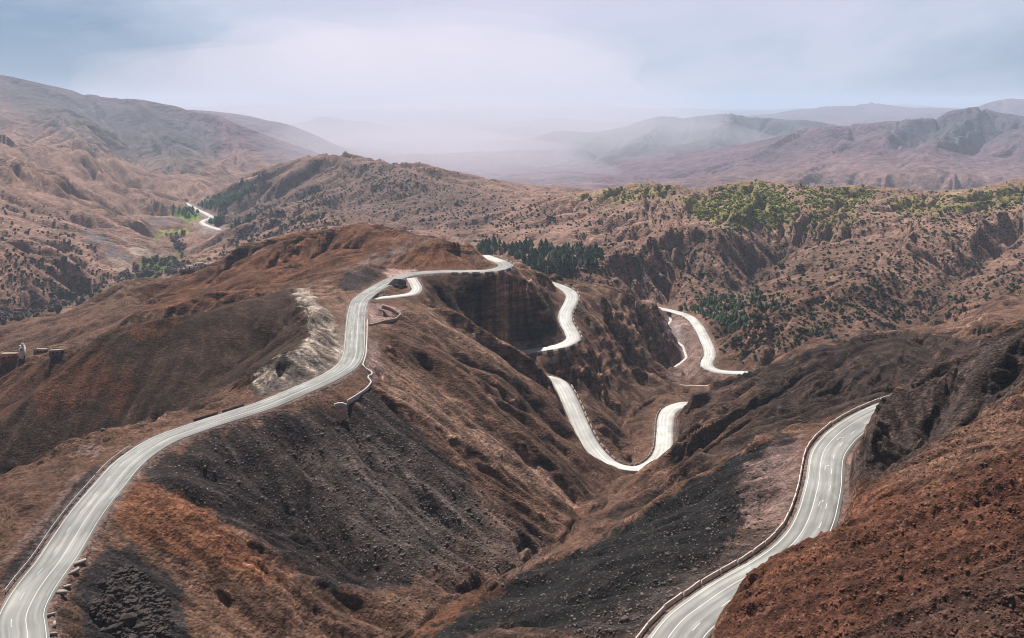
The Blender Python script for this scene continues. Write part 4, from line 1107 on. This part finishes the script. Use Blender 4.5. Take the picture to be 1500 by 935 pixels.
# yellow-green scrub along the right skyline, sunlight painted into its leaf colour
yg = [([(1000, 290), (1040, 285), (1110, 268), (1160, 280), (1175, 310), (1140, 335), (1080, 335), (1020, 320)], 1, 8), ([(1170, 280), (1215, 270), (1290, 284), (1250, 310), (1195, 315)], .9, 8),
      ([(840, 290), (900, 279), (960, 270), (1000, 281), (960, 294), (880, 297)], .55, 6), ([(1300, 292), (1400, 290), (1500, 270), (1540, 290), (1480, 305), (1310, 315)], .6, 8), ([(1160, 310), (1260, 318), (1240, 345), (1150, 345)], .55, 10)]
px, Y = scatter(2000, 830, 1230, poly_dens(yg))
sz = rng.gamma(5, .2, len(px)) * 1.5 + .6
place_kind(px, Y, sz, SHR, m_shrub_y, 'yellow_shrub', 'yellow-green shrub on the crest of the right-hand hill', 'shrub', 'yellow-green shrubs on the right crest',
           'yellow_scrub', 'yellow-green scrub covering the crest of the right-hand hill', 120)
# shrubs over the middle peak and the left slopes
mid_items = [([(505, 245), (560, 245), (610, 258), (650, 280), (600, 290), (540, 280)], 1.0, 10), ([(430, 290), (465, 283), (490, 292), (470, 305), (430, 303)], 1.6, 5), ([(590, 265), (650, 268), (660, 285), (610, 285)], .9, 8),
             ([(370, 300), (410, 300), (400, 322), (360, 326)], 1.3, 6), ([(650, 300), (690, 285), (680, 310)], .8, 6), ([(330, 300), (455, 232), (600, 245), (800, 298), (840, 330), (700, 350), (480, 315), (330, 340)], .28, 14),
             ([(300, 390), (345, 345), (460, 307), (510, 325), (420, 345), (340, 380)], .8, 8)]
px, Y = scatter(3000, 900, 1900, poly_dens(mid_items))
sz = rng.gamma(5, .2, len(px)) * 1.15 + .5
place_kind(px, Y, sz, SHR, m_shrub, 'shrub', 'dark green shrub on the flanks of the middle peak', 'shrub', 'shrubs on the middle peak', 'scrub', 'dark scrub over the flanks of the middle peak', 50)
l_items = [([(0, 352), (76, 374), (150, 430), (60, 465), (0, 470)], .55, 6), ([(60, 330), (110, 350), (170, 400), (150, 425), (90, 385)], .8, 8), ([(90, 425), (150, 410), (150, 435), (60, 460)], 1.8, 8), ([(0, 270), (120, 330), (60, 360), (0, 340)], .35, 10)]
px, Y = scatter(560, 700, 1500, poly_dens(l_items))
sz = rng.gamma(5, .2, len(px)) * 1.3 + .6
place_kind(px, Y, sz, SHR, m_shrub, 'shrub', 'dark green shrub on the rounded hillside at the far left', 'shrub', 'shrubs on the left hillside', 'scrub', 'small dark shrubs over the left hillside', 45)
# bare trees along the valley bottom on the left
b_items = [([(185, 395), (230, 378), (285, 385), (285, 398), (215, 412), (170, 420)], 1, 5), ([(0, 460), (60, 455), (120, 440), (60, 470), (0, 482)], 1, 5), ([(265, 318), (290, 318), (285, 330)], .6, 4), ([(245, 345), (270, 340), (262, 378)], .6, 4)]
px, Y = scatter(300, 690, 1750, poly_dens(b_items))
sz = rng.gamma(6, .2, len(px)) * 1.6 + 1.0
place_kind(px, Y, sz, BAR, m_bare, 'bare_tree', 'leafless greyish tree along the bottom of the left valley', 'tree', 'bare trees in the left valley', 'x', 'x', 300)
# pines: the wood behind the hairpin, the one by the far bend, the rows by the valley road
p_items = [([(735, 366), (760, 358), (800, 362), (850, 365), (885, 374), (870, 388), (840, 398), (806, 410), (770, 395), (740, 378)], 1.0, 3), ([(690, 366), (730, 355), (735, 368), (712, 372)], .7, 3)]
px, Y = scatter(620, 680, 1000, poly_dens(p_items))
s1 = rng.gamma(7, .8, len(px)) + 2.0
q_items = [([(1000, 448), (1040, 436), (1100, 428), (1118, 440), (1080, 462), (1060, 480), (1040, 470), (1005, 456)], 1.0, 4), ([(1045, 470), (1085, 455), (1100, 475), (1070, 490)], .7, 5), ([(1120, 440), (1150, 445), (1140, 460), (1110, 455)], .5, 5), ([(1190, 490), (1210, 480), (1225, 500), (1200, 505)], .6, 4)]
px2, Y2 = scatter(330, 560, 860, poly_dens(q_items))
s2 = rng.gamma(6, .5, len(px2)) + 1.3
v_items = [([(290, 302), (330, 290), (360, 276), (385, 262), (395, 262), (350, 290), (310, 312), (296, 308)], 1.0, 3), ([(305, 322), (330, 318), (325, 330), (308, 328)], 1.2, 2), ([(330, 336), (365, 326), (372, 322), (350, 332)], 1.2, 2), ([(252, 308), (292, 305), (292, 312), (262, 318)], .25, 3)]
px3, Y3 = scatter(420, 1200, 2100, poly_dens(v_items))
s3 = rng.gamma(14, .65, len(px3)) + 1.0
place_kind(np.r_[px, px2, px3], np.r_[Y, Y2, Y3], np.r_[s1, s2, s3], PIN, m_pine, 'pine_tree', 'dark green pine standing among others of its wood', 'tree', 'pines of the valley woods',
           'pine_wood', 'dark pine woods in the hollows beyond the road', 290, .68, .02)

# ------------------------------------------------------------------ roadside walls, rails, blocks
m_conc = simple_mat('weathered_concrete', (.30, .265, .245), .9, .25, 1.2, .3)
m_white = simple_mat('whitewashed_wall', (.46, .44, .42), .85, .15, .8, .2)
m_block = simple_mat('pale_barrier_concrete', (.52, .45, .41), .9, .3, .8, .3)
m_steel = simple_mat('galvanised_rail', (.50, .50, .50), .5, .12, 2.0, 0, .6)
m_rockd = simple_mat('dark_rock', (.055, .045, .042), .95, .5, .6, .8)
m_rockr = simple_mat('red_rock', (.125, .056, .038), .95, .4, .8, .8)
m_rockp = simple_mat('pale_rock', (.29, .205, .175), .95, .35, .5, .6)
m_rockg = simple_mat('grey_rock', (.125, .098, .088), .95, .4, .8, .6)

def path_len(P): return np.r_[0, np.cumsum(np.linalg.norm(np.diff(P, axis=0), axis=1))]
def blocks(P, off, s0, s1, length, gap, h, w, label, group, cat='barrier', name='barrier_block', mat=None, jit=.12, drop=.0):
    d = path_len(P); T, Nn = normals2(P)
    s = s0
    while s < min(s1, d[-1]) - length:
        if rng.random() >= drop:
            q = []
            for t in (s, s + length):
                x, y, z = (np.interp(t, d, P[:, k]) for k in range(3)); nx, ny = np.interp(t, d, Nn[:, 0]), np.interp(t, d, Nn[:, 1])
                o_ = off + rng.uniform(-jit, jit)
                q.append(Vector((x + nx * o_, y + ny * o_, z)))
            c = (q[0] + q[1]) / 2; ax = (q[1] - q[0]); ln = ax.length; ax.normalize()
            ay = Vector((-ax.y, ax.x, 0)); az = ax.cross(ay).normalized()
            ay = (ay + az * rng.uniform(-.12, .12) * (jit > .05)).normalized(); az = ax.cross(ay)
            b = MB(); n = 4
            # a weathered block: wider foot, chamfered top, uneven upper edge
            prof = [(-w * .62, -.5), (-w * .62, .12), (-w * .42, h * .35), (-w * .36, h * .93), (-w * .26, h), (w * .26, h), (w * .36, h * .93), (w * .42, h * .35), (w * .62, .12), (w * .62, -.5)]
            vsx = []
            for i in range(n + 1):
                f = -ln / 2 + ln * i / n
                dz = rng.uniform(-.05, .05) * (jit > .05)
                for yy, zz in prof: vsx.append(ax * f + ay * yy + az * (zz + (dz if zz > .3 * h else 0)))
            m_ = len(prof); fs = []
            for i in range(n):
                for k in range(m_): fs.append([i * m_ + k, i * m_ + (k + 1) % m_, (i + 1) * m_ + (k + 1) % m_, (i + 1) * m_ + k])
            fs += [list(range(m_ - 1, -1, -1)), list(range(n * m_, (n + 1) * m_))]
            b.mesh(vsx, fs)
            o = b.build(name, mat or m_conc); o.location = c
            tag(o, label, cat, group)
        s += length + gap
blocks(road_R, -WR / 2 - 1.15, 6, 1e9, 5.2, .4, .66, .36, 'pale concrete barrier block on the outer edge of the near right road', 'barrier blocks along the near right road', mat=m_block, drop=.03)
dM = path_len(road_M)
def s_near(P, x):
    return path_len(P)[int(np.argmin(np.linalg.norm(P - np.asarray(x), axis=1)))]
sa = s_near(road_M, ptz(819, 560, -139)); sb = s_near(road_M, ptz(986, 598, -158))
# outer side of the bend is the right-hand side when walking down the road towards the camera
blocks(road_M, -HWM - .9, sa + 4, sb, 3.4, 1.6, .6, .4, 'low pale parapet block on the inner side of the U-shaped bend', 'parapet blocks of the U-shaped bend', jit=.06)
blocks(road_M, HWM + .8, sa + 40, sa + 95, 3.0, 3.0, .6, .45, 'low pale kerb block on the bank side above the U-shaped bend', 'kerb blocks above the U-shaped bend', jit=.06)
sc_, sd_ = s_near(road_M, ptz(820, 418, -115)), s_near(road_M, ptz(765, 515.5, -131))
blocks(road_M, -HWM - .8, sc_, sd_, 3.2, 2.6, .6, .45, 'low pale parapet block beside the middle bends under the dark face', 'parapet blocks of the middle bends', jit=.06)
se_, sf_ = s_near(road_M, ptz(1046, 542.5, -169.7)), s_near(road_M, ptz(996, 459, -170))
blocks(road_M, -HWM - .8, se_, sf_, 3.2, 3.2, .6, .45, 'low pale parapet block beside the farthest right bend', 'parapet blocks of the farthest bend', jit=.06)
sh_ = s_near(road_L, ptz(660, 398, -90)); si_ = s_near(road_L, ptz(741, 388.8, -90))
blocks(road_L, HWL + .7, sh_, si_ + 20, 3.4, 2.2, .6, .45, 'low pale parapet block at the outer edge of the upper hairpin', 'parapet blocks of the upper hairpin', jit=.06)

def guard_rail(P, off, s0, s1, label):
    root = empty('guard_rail', (0, 0, 0)); d = path_len(P); T, Nn = normals2(P)
    def at(s, o_=0, z_=0):
        x, y, z = (np.interp(s, d, P[:, k]) for k in range(3)); nx, ny = np.interp(s, d, Nn[:, 0]), np.interp(s, d, Nn[:, 1])
        return Vector((x + nx * (off + o_), y + ny * (off + o_), z + z_))
    root.location = at(s0)
    b = MB(); ss = np.arange(s0, s1, 2.0); prof = [(-.05, .46), (.03, .53), (-.05, .61), (.03, .69), (-.05, .78), (-.09, .78), (-.09, .46)]
    vsx = [at(s, o_, z_) - root.location for s in ss for o_, z_ in prof]; m_ = len(prof)
    b.mesh(vsx, [[i * m_ + k, i * m_ + (k + 1) % m_, (i + 1) * m_ + (k + 1) % m_, (i + 1) * m_ + k] for i in range(len(ss) - 1) for k in range(m_)])
    b.build('rail', m_steel, root)
    for s in np.arange(s0 + .5, s1, 4.0):
        p = MB(); q = at(s, -.14, .1) - root.location
        p.obox((0, 0, 0), (1, 0, 0), (0, 1, 0), (0, 0, 1), .06, .06, .68, .9)
        o = p.build('post', m_steel, root); o.location = q
    return tag(root, label, 'guard rail')
g0 = s_near(road_L, ptz(31, 868, -90)); g1 = s_near(road_L, ptz(170, 698, -90))
guard_rail(road_L, -HWL - .8, g0, g1, 'white steel guard rail along the left edge of the near left road')
g2 = s_near(road_L, ptz(172, 695, -90)); g3 = s_near(road_L, ptz(214, 659, -90))
guard_rail(road_L, -HWL - .8, g2, g3, 'shorter steel guard rail where the left road starts to turn')
blocks(road_L, -HWL - 1.0, s_near(road_L, ptz(300, 621, -90)), s_near(road_L, ptz(370, 600, -90)), 7.5, 1.5, .45, .35, 'long low dark wall piece on the left of the road before the pale rock', 'low walls before the pale rock', 'wall', 'low_wall', m_rockd)

def wall(name, pts, h, w, mat, label, cat='wall', z=None):
    """a low parapet wall that follows a line on the ground"""
    P = resample(np.array(pts), 1.2); P = smooth_path(P, 1)
    P[:, 2] = np.maximum(ground_xy(P[:, 0], P[:, 1]), P[:, 2] - .6) if z is None else z
    T, Nn = normals2(P); b = MB(); prof = [(-w / 2, -1.2), (-w / 2, h * .95), (-w * .4, h), (w * .4, h), (w / 2, h * .95), (w / 2, -1.2)]; m_ = len(prof)
    org = Vector(P[0]); vsx = []
    for i in range(len(P)):
        dz = rng.uniform(-.03, .03)
        for o_, zz in prof: vsx.append(Vector((P[i, 0] + Nn[i, 0] * o_, P[i, 1] + Nn[i, 1] * o_, P[i, 2] + zz + dz)) - org)
    fs = [[i * m_ + k, i * m_ + (k + 1) % m_, (i + 1) * m_ + (k + 1) % m_, (i + 1) * m_ + k] for i in range(len(P) - 1) for k in range(m_)]
    fs += [list(range(m_ - 1, -1, -1)), list(range((len(P) - 1) * m_, len(P) * m_))]
    b.mesh(vsx, fs); o = b.build(name, mat); o.location = org
    return tag(o, label, cat)
wall('parapet_wall', [ptz(538, 470, -90.2), ptz(537.5, 500, -90.2), ptz(536, 522, -90.3), ptz(532, 536, -90.6)], .5, .35, m_white, 'long white parapet wall along the right edge of the road below the lay-by', 'wall')
wall('parapet_wall', [ptz(531, 537, -90.8), ptz(544, 543, -91.2), ptz(546, 546, -91.5), ptz(538, 555, -91.8), ptz(545, 559, -92), ptz(536, 569, -92.2), ptz(519, 580, -92.2), ptz(509, 586, -92)], .6, .4, m_white,
     'zigzag white parapet wall of the viewing terrace at the inside of the bend', 'wall')
wall('parapet_wall', [ptz(490, 591, -91.8), ptz(501, 588, -91.9), ptz(507, 591, -92.2)], .5, .6, m_white, 'short broken piece of white wall below the viewing terrace', 'wall')
wall('parapet_wall', [ptz(560, 446, -90.6), ptz(575, 451, -91), ptz(587, 459, -91.4), ptz(580, 466, -91.4), ptz(560, 470, -91), ptz(540, 477, -90.6)], .6, .5, m_rockp, 'curved pinkish kerb wall around the lay-by', 'wall')
wall('retaining_wall', [ptz(902, 695, -155.5), ptz(918, 699, -156), ptz(934, 699, -156)], 1.6, 1.0, m_white, 'white retaining wall of the culvert under the U-shaped bend', 'wall')
# ------------------------------------------------------------------ rocks, rubble, houses, poles
m_rockb = simple_mat('brown_rock', (.085, .055, .042), .95, .4, .8, .6)
def hit(px, py):
    """where the line of sight through a photo pixel meets the built ground"""
    i = int(np.clip(np.searchsorted(us, px), 0, nU - 1))
    j = int(np.searchsorted(-np.minimum.accumulate(PY[:, i]), -py))
    return float(np.exp(vs[min(j, nV - 1)]))
def hit_xyz(px, py):
    Y = hit(px, py); return Vector(((px - CX) / F * Y, Y, float(ground_at(px, Y))))
def rock_geo(seed, sub=2, cuts=7, flat=.75):
    r = np.random.default_rng(seed); bm = bmesh.new(); bmesh.ops.create_icosphere(bm, subdivisions=sub, radius=1.0)
    V = np.array([v.co[:] for v in bm.verts]); Fc = [[v.index for v in f.verts] for f in bm.faces]; bm.free()
    for _ in range(cuts):                                   # plane cuts give the broken faces
        n = r.normal(size=3); n /= np.linalg.norm(n); d = r.uniform(.55, .85); t = V @ n
        V -= np.outer(np.clip(t - d, 0, None), n) * .95
    V += r.normal(size=V.shape) * (.05 if sub > 1 else .09)
    V *= np.array([r.uniform(.8, 1.25), r.uniform(.7, 1.1), flat * r.uniform(.8, 1.15)])
    return V, Fc
RK1 = [rock_geo(200 + i, 1, 5) for i in range(5)]
RK2 = [rock_geo(300 + i, 2, 9) for i in range(6)]
def rock(name, px, py, size, mat, label, group=None, seed=0, flat=1.0, rot=None, Y=None, sink=.25):
    p = hit_xyz(px, py) if Y is None else Vector(((px - CX) / F * Y, Y, float(ground_at(px, Y))))
    v, f = RK2[seed % len(RK2)]
    me = bpy.data.meshes.new(name); me.from_pydata([tuple(q) for q in v], [], f); me.materials.append(mat)
    o = bpy.data.objects.new(name, me); COL.objects.link(o)
    o.location = p - Vector((0, 0, sink * size * flat * .5)) + Vector((0, 0, size * .25 * flat)); o.scale = (size, size * .8, size * flat)
    o.rotation_euler = (random.uniform(-.3, .3), random.uniform(-.3, .3), rot if rot is not None else random.uniform(0, 6.28))
    return tag(o, label, 'rock', group)

rock('boulder', 1459, 738, .62, m_rockr, 'largest orange-red boulder lying on the rust-coloured foreground slope', None, 1)
rock('boulder', 1429, 740, .45, m_rockr, 'orange-red boulder just left of the largest boulder on the foreground slope', None, 2)
for k, (a, b, s) in enumerate([(1415, 766, .30), (1322, 786, .32), (1287, 807, .26), (1180, 842, .26), (1245, 785, .24), (1380, 836, .26), (1480, 720, .3), (1345, 745, .28), (1220, 872, .25), (1440, 800, .28)]):
    rock('boulder', a, b, s, m_rockr, 'small reddish boulder on the rust-coloured foreground slope', 'small boulders of the foreground slope', k)
rr = random.Random(5)
for k in range(34):
    a, b = rr.uniform(1440, 1500), rr.uniform(860, 940)
    if (a - 1440) * .9 + (b - 860) < 45: continue
    rock('boulder', a, b, rr.uniform(.22, .5), m_rockb, 'brown-grey rounded rock in the heap at the bottom right corner', 'rocks heaped in the bottom right corner', k, .85)
rock('rock_outcrop', 1100, 848, 1.0, m_rockr, 'dark red rock knob on the edge of the foreground slope above the road', None, 4, .8)

place_kind_rock = place_kind
def stones(n, items, y0, y1, smin, smean, mat, name, label, ind=0, iname='', ilabel='', igroup='', cat='rock'):
    px, Y = scatter(n, y0, y1, poly_dens(items))
    sz = smin + rng.gamma(1.6, smean / 1.6, len(px))
    place_kind(px, Y, sz, RK1, mat, iname or name, ilabel or label, cat, igroup, name, label, ind, .85, -.12)
stones(5200, [([(1050, 935), (1092, 836), (1171, 778), (1237, 728), (1379, 645), (1500, 560), (1560, 520), (1560, 960), (1050, 960)], 1, 10)], 85, 210, .04, .08, m_rockr, 'loose_stones', 'loose rust-coloured stones all over the right foreground slope')
stones(1100, [([(150, 850), (185, 828), (215, 850), (248, 885), (252, 935), (215, 950), (170, 935), (135, 905)], 1, 6)], 130, 205, .13, .26, m_rockd, 'rubble', 'black rubble between the large rocks of the heap', 90,
       'rubble_rock', 'large black rock in the rubble heap below the near left road', 'rocks of the black rubble heap')
stones(2600, [([(420, 640), (560, 620), (690, 720), (800, 800), (740, 850), (600, 880), (460, 800)], 1, 30), ([(230, 700), (430, 610), (560, 600), (420, 780)], .5, 20)], 195, 300, .08, .16, m_rockg, 'scree_stones', 'grey stones strewn over the scree below the left road')
stones(1900, [([(945, 935), (1060, 835), (1165, 770), (1110, 760), (960, 850), (800, 935)], 1, 20), ([(1000, 720), (1150, 650), (1100, 780), (850, 900), (700, 900)], .5, 20)], 125, 262, .06, .14, m_rockg, 'scree_stones', 'grey stones strewn over the black slope below the right road')

def outcrop(name, px, py, Y, sx, sy, sz, mat, label, seed, rot=0.0, dz=0.0):
    r = np.random.default_rng(seed); bm = bmesh.new(); bmesh.ops.create_icosphere(bm, subdivisions=4, radius=1.0)
    V = np.array([v.co[:] for v in bm.verts]); Fc = [[v.index for v in f.verts] for f in bm.faces]; bm.free()
    for _ in range(10):
        n = r.normal(size=3); n[2] *= .6; n /= np.linalg.norm(n); d = r.uniform(.5, .85); V -= np.outer(np.clip(V @ n - d, 0, None), n) * .9
    nrm = V / (np.linalg.norm(V, axis=1)[:, None] + 1e-9)
    a = perlin(V[:, 0] * 2.3 + seed, V[:, 2] * 6 + V[:, 1] * 2.1, seed) * .12 + perlin(V[:, 0] * 6 + seed, V[:, 2] * 9 + V[:, 1] * 5, seed + 1) * .06
    V = (V + nrm * a[:, None]) * np.array([sx, sy, sz])
    c, s = math.cos(rot), math.sin(rot); V = np.c_[V[:, 0] * c - V[:, 1] * s, V[:, 0] * s + V[:, 1] * c, V[:, 2]]
    o = np_mesh(name, V, [i for f in Fc for i in f], [3] * len(Fc), mat)
    o.location = ((px - CX) / F * Y, Y, float(ground_at(px, Y)) + dz)
    return tag(o, label, 'rock')
outcrop('rock_outcrop', 580, 424, 440, 6.5, 5.0, 3.2, m_rockd, 'dark rock between the upper road and its short white loop', 11, .3)
rock('boulder', 151, 631, .9, m_rockg, 'lone grey boulder on the spur left of the road', None, 3)
rock('boulder', 1051.5, 531, .7, m_white, 'white boulder on the gravel beside the farthest bend', None, 5)

# broken concrete below the near left road
def slab(px, py, l, w, h, rz, tilt, label):
    p = hit_xyz(px, py); b = MB(); r = random.Random(int(px * 7))
    pts = [(-l / 2, -w / 2), (l / 2 * r.uniform(.8, 1), -w / 2 * r.uniform(.6, 1)), (l / 2, w / 2 * r.uniform(.5, 1)), (l * .1, w / 2), (-l / 2 * r.uniform(.7, 1), w / 2 * r.uniform(.7, 1))]
    n = len(pts); vsx = [(x, y, -h / 2) for x, y in pts] + [(x * .96, y * .96, h / 2) for x, y in pts]
    b.mesh(vsx, [list(range(n - 1, -1, -1)), list(range(n, 2 * n))] + [[k, (k + 1) % n, n + (k + 1) % n, n + k] for k in range(n)])
    o = b.build('concrete_slab', m_conc); o.location = p + Vector((0, 0, h * .4)); o.rotation_euler = (tilt, tilt * .6, rz)
    tag(o, label, 'concrete slab', 'broken concrete below the near left road')
slab(117, 826, 3.0, .8, .5, 1.1, .2, 'broken concrete slab farthest up the road edge on the left'); slab(108, 842, 2.4, .7, .5, 1.0, -.2, 'thin broken concrete slab beside the left road, second from the top')
slab(90, 872, 1.9, .8, .6, .2, .25, 'flat white concrete slab at the inside of the near left bend'); slab(98, 862, 1.6, .5, .4, 1.0, .3, 'small concrete piece leaning on the flat white slab')
slab(75, 903, 1.4, .35, .45, .9, .3, 'upper concrete piece of the three at the bottom of the left bend'); slab(80, 918, 1.5, .5, .5, 2.0, -.3, 'middle concrete piece of the three at the bottom of the left bend')
slab(79, 931, 1.2, .4, .5, .3, .3, 'lowest concrete piece of the three at the bottom of the left bend')

# villages
m_adobe = simple_mat('adobe_wall', (.15, .090, .066), .95, .2, .5); m_redw = simple_mat('red_wall', (.22, .07, .055), .9, .15, .5); m_limew = simple_mat('limewash', (.58, .53, .48), .9, .12, .5)
m_roofc = simple_mat('earth_roof', (.24, .18, .15), .95, .2, .5); m_dark = simple_mat('dark_opening', (.02, .018, .017), .8, .2, 1)
def house(px, py, w, d, h, mat, label, rz=0.0, group=None, name='house'):
    h *= .72; p = hit_xyz(px, py); root = empty(name, p); root.rotation_euler = (0, 0, rz)
    b = MB(); b.obox((0, 0, h / 2 - .6), (1, 0, 0), (0, 1, 0), (0, 0, 1), w / 2, d / 2, h / 2 + .6); b.build('wall', mat, root)
    r_ = MB()
    r_.obox((0, 0, h + .08), (1, 0, 0), (0, 1, 0), (0, 0, 1), w / 2 + .15, d / 2 + .15, .08)
    for sx, sy, lx, ly in ((0, -1, w / 2 + .15, .12), (0, 1, w / 2 + .15, .12), (-1, 0, .12, d / 2 - .1), (1, 0, .12, d / 2 - .1)):
        r_.obox((sx * (w / 2 + .03), sy * (d / 2 + .03), h + .36), (1, 0, 0), (0, 1, 0), (0, 0, 1), lx, ly, .2)
    r_.build('roof', m_roofc, root)
    dd = MB(); dd.obox((-w * .2, -d / 2 - .02, 1.0), (1, 0, 0), (0, 1, 0), (0, 0, 1), .45, .05, 1.0); dd.build('door', m_dark, root)
    for k in range(max(1, int(w / 3))):
        wn = MB(); wn.obox((w * .12 + k * 2.2 - .3, -d / 2 - .02, h * .6), (1, 0, 0), (0, 1, 0), (0, 0, 1), .35, .05, .45); wn.build('window', m_dark, root)
    return tag(root, label, 'house', group)
house(14, 527, 8.5, 5, 4.0, m_redw, 'red-walled house with flat roof at the far left edge', .1, 'village on the left')
house(62, 517, 7, 4, 2.2, m_adobe, 'adobe house with pale flat roof right of the white tower', -.1, 'village on the left')
house(84, 519, 6, 4, 2.0, m_adobe, 'second adobe house right of the white tower', .2, 'village on the left')
house(266, 399, 9, 6, 3.2, m_limew, 'leftmost pale house of the far cluster by the green fields', .2, 'houses by the green fields')
house(275, 401, 8, 6, 3.4, m_adobe, 'adobe house in the middle of the far cluster by the green fields', 0, 'houses by the green fields')
house(284, 396, 11, 7, 3.0, m_limew, 'widest pale house of the far cluster by the green fields', .1, 'houses by the green fields')
house(293, 392, 8, 6, 3.0, m_limew, 'rightmost pale house of the far cluster by the green fields', -.2, 'houses by the green fields')
def tower():
    p = hit_xyz(32.5, 524); root = empty('tower', p)
    b = MB(); b.obox((0, 0, 1.5), (1, 0, 0), (0, 1, 0), (0, 0, 1), 1.1, 1.1, 3.6); b.build('wall', m_limew, root)
    t = MB(); t.obox((0, 0, 5.25), (1, 0, 0), (0, 1, 0), (0, 0, 1), 1.25, 1.25, .15); t.obox((0, 0, 6.0), (1, 0, 0), (0, 1, 0), (0, 0, 1), .5, .5, .6, .8)
    for sx in (-1, 1):
        for sy in (-1, 1): t.obox((sx * 1.05, sy * 1.05, 5.65), (1, 0, 0), (0, 1, 0), (0, 0, 1), .2, .2, .25, .7)
    t.build('turret', m_limew, root)
    w = MB(); w.obox((0, -1.12, 3.6), (1, 0, 0), (0, 1, 0), (0, 0, 1), .3, .04, .5); w.build('window', m_dark, root)
    tag(root, 'slender whitewashed tower beside the red house', 'tower')
tower()
m_pole = simple_mat('weathered_pole', (.36, .33, .30), .9, .2, 2)
def pole(px, Y, top_py, label):
    z = float(ground_at(px, Y)); h = (HY - top_py) / F * Y - z; root = empty('utility_pole', ((px - CX) / F * Y, Y, z))
    b = MB(); b.tube((0, 0, -.5), (0, 0, h), .22, .14, 8); b.build('pole', m_pole, root)
    c = MB(); c.obox((0, 0, h - .5), (1, 0, 0), (0, 1, 0), (0, 0, 1), .9, .07, .08)
    for x in (-.8, 0, .8): c.tube((x, 0, h - .42), (x, 0, h - .18), .05, .03, 5)
    c.build('crossarm', m_pole, root)
    tag(root, label, 'pole')
pole(802.6, hit(802.6, 408) + 4, 390, 'pale utility pole on the crest in front of the pine wood')
pole(737, hit(737, 376) + 4, 364, 'pale utility pole beside the upper hairpin, left of the pine wood')

# stream and tracks in the valley below the farthest bend
def ground_strip(name, P, w, mat, lift, label, cat):
    o = strip(name, P, [-w / 2, w / 2], mat, lift, .3, edge_noise=.45)
    return tag(o, label, cat, None, 'structure')
m_stream = simple_mat('pale_stream_bed', (.46, .43, .42), .6, .2, .5); m_track = simple_mat('dusty_track', (.36, .27, .23), .95, .2, .5)
ground_strip('stream', stream_P, 2.0, m_stream, .02, 'thin pale stream winding beside the farthest bend', 'stream')
ground_strip('dirt_track', track_P, 1.7, m_track, .02, 'pale dirt track crossing below the farthest bend', 'track')
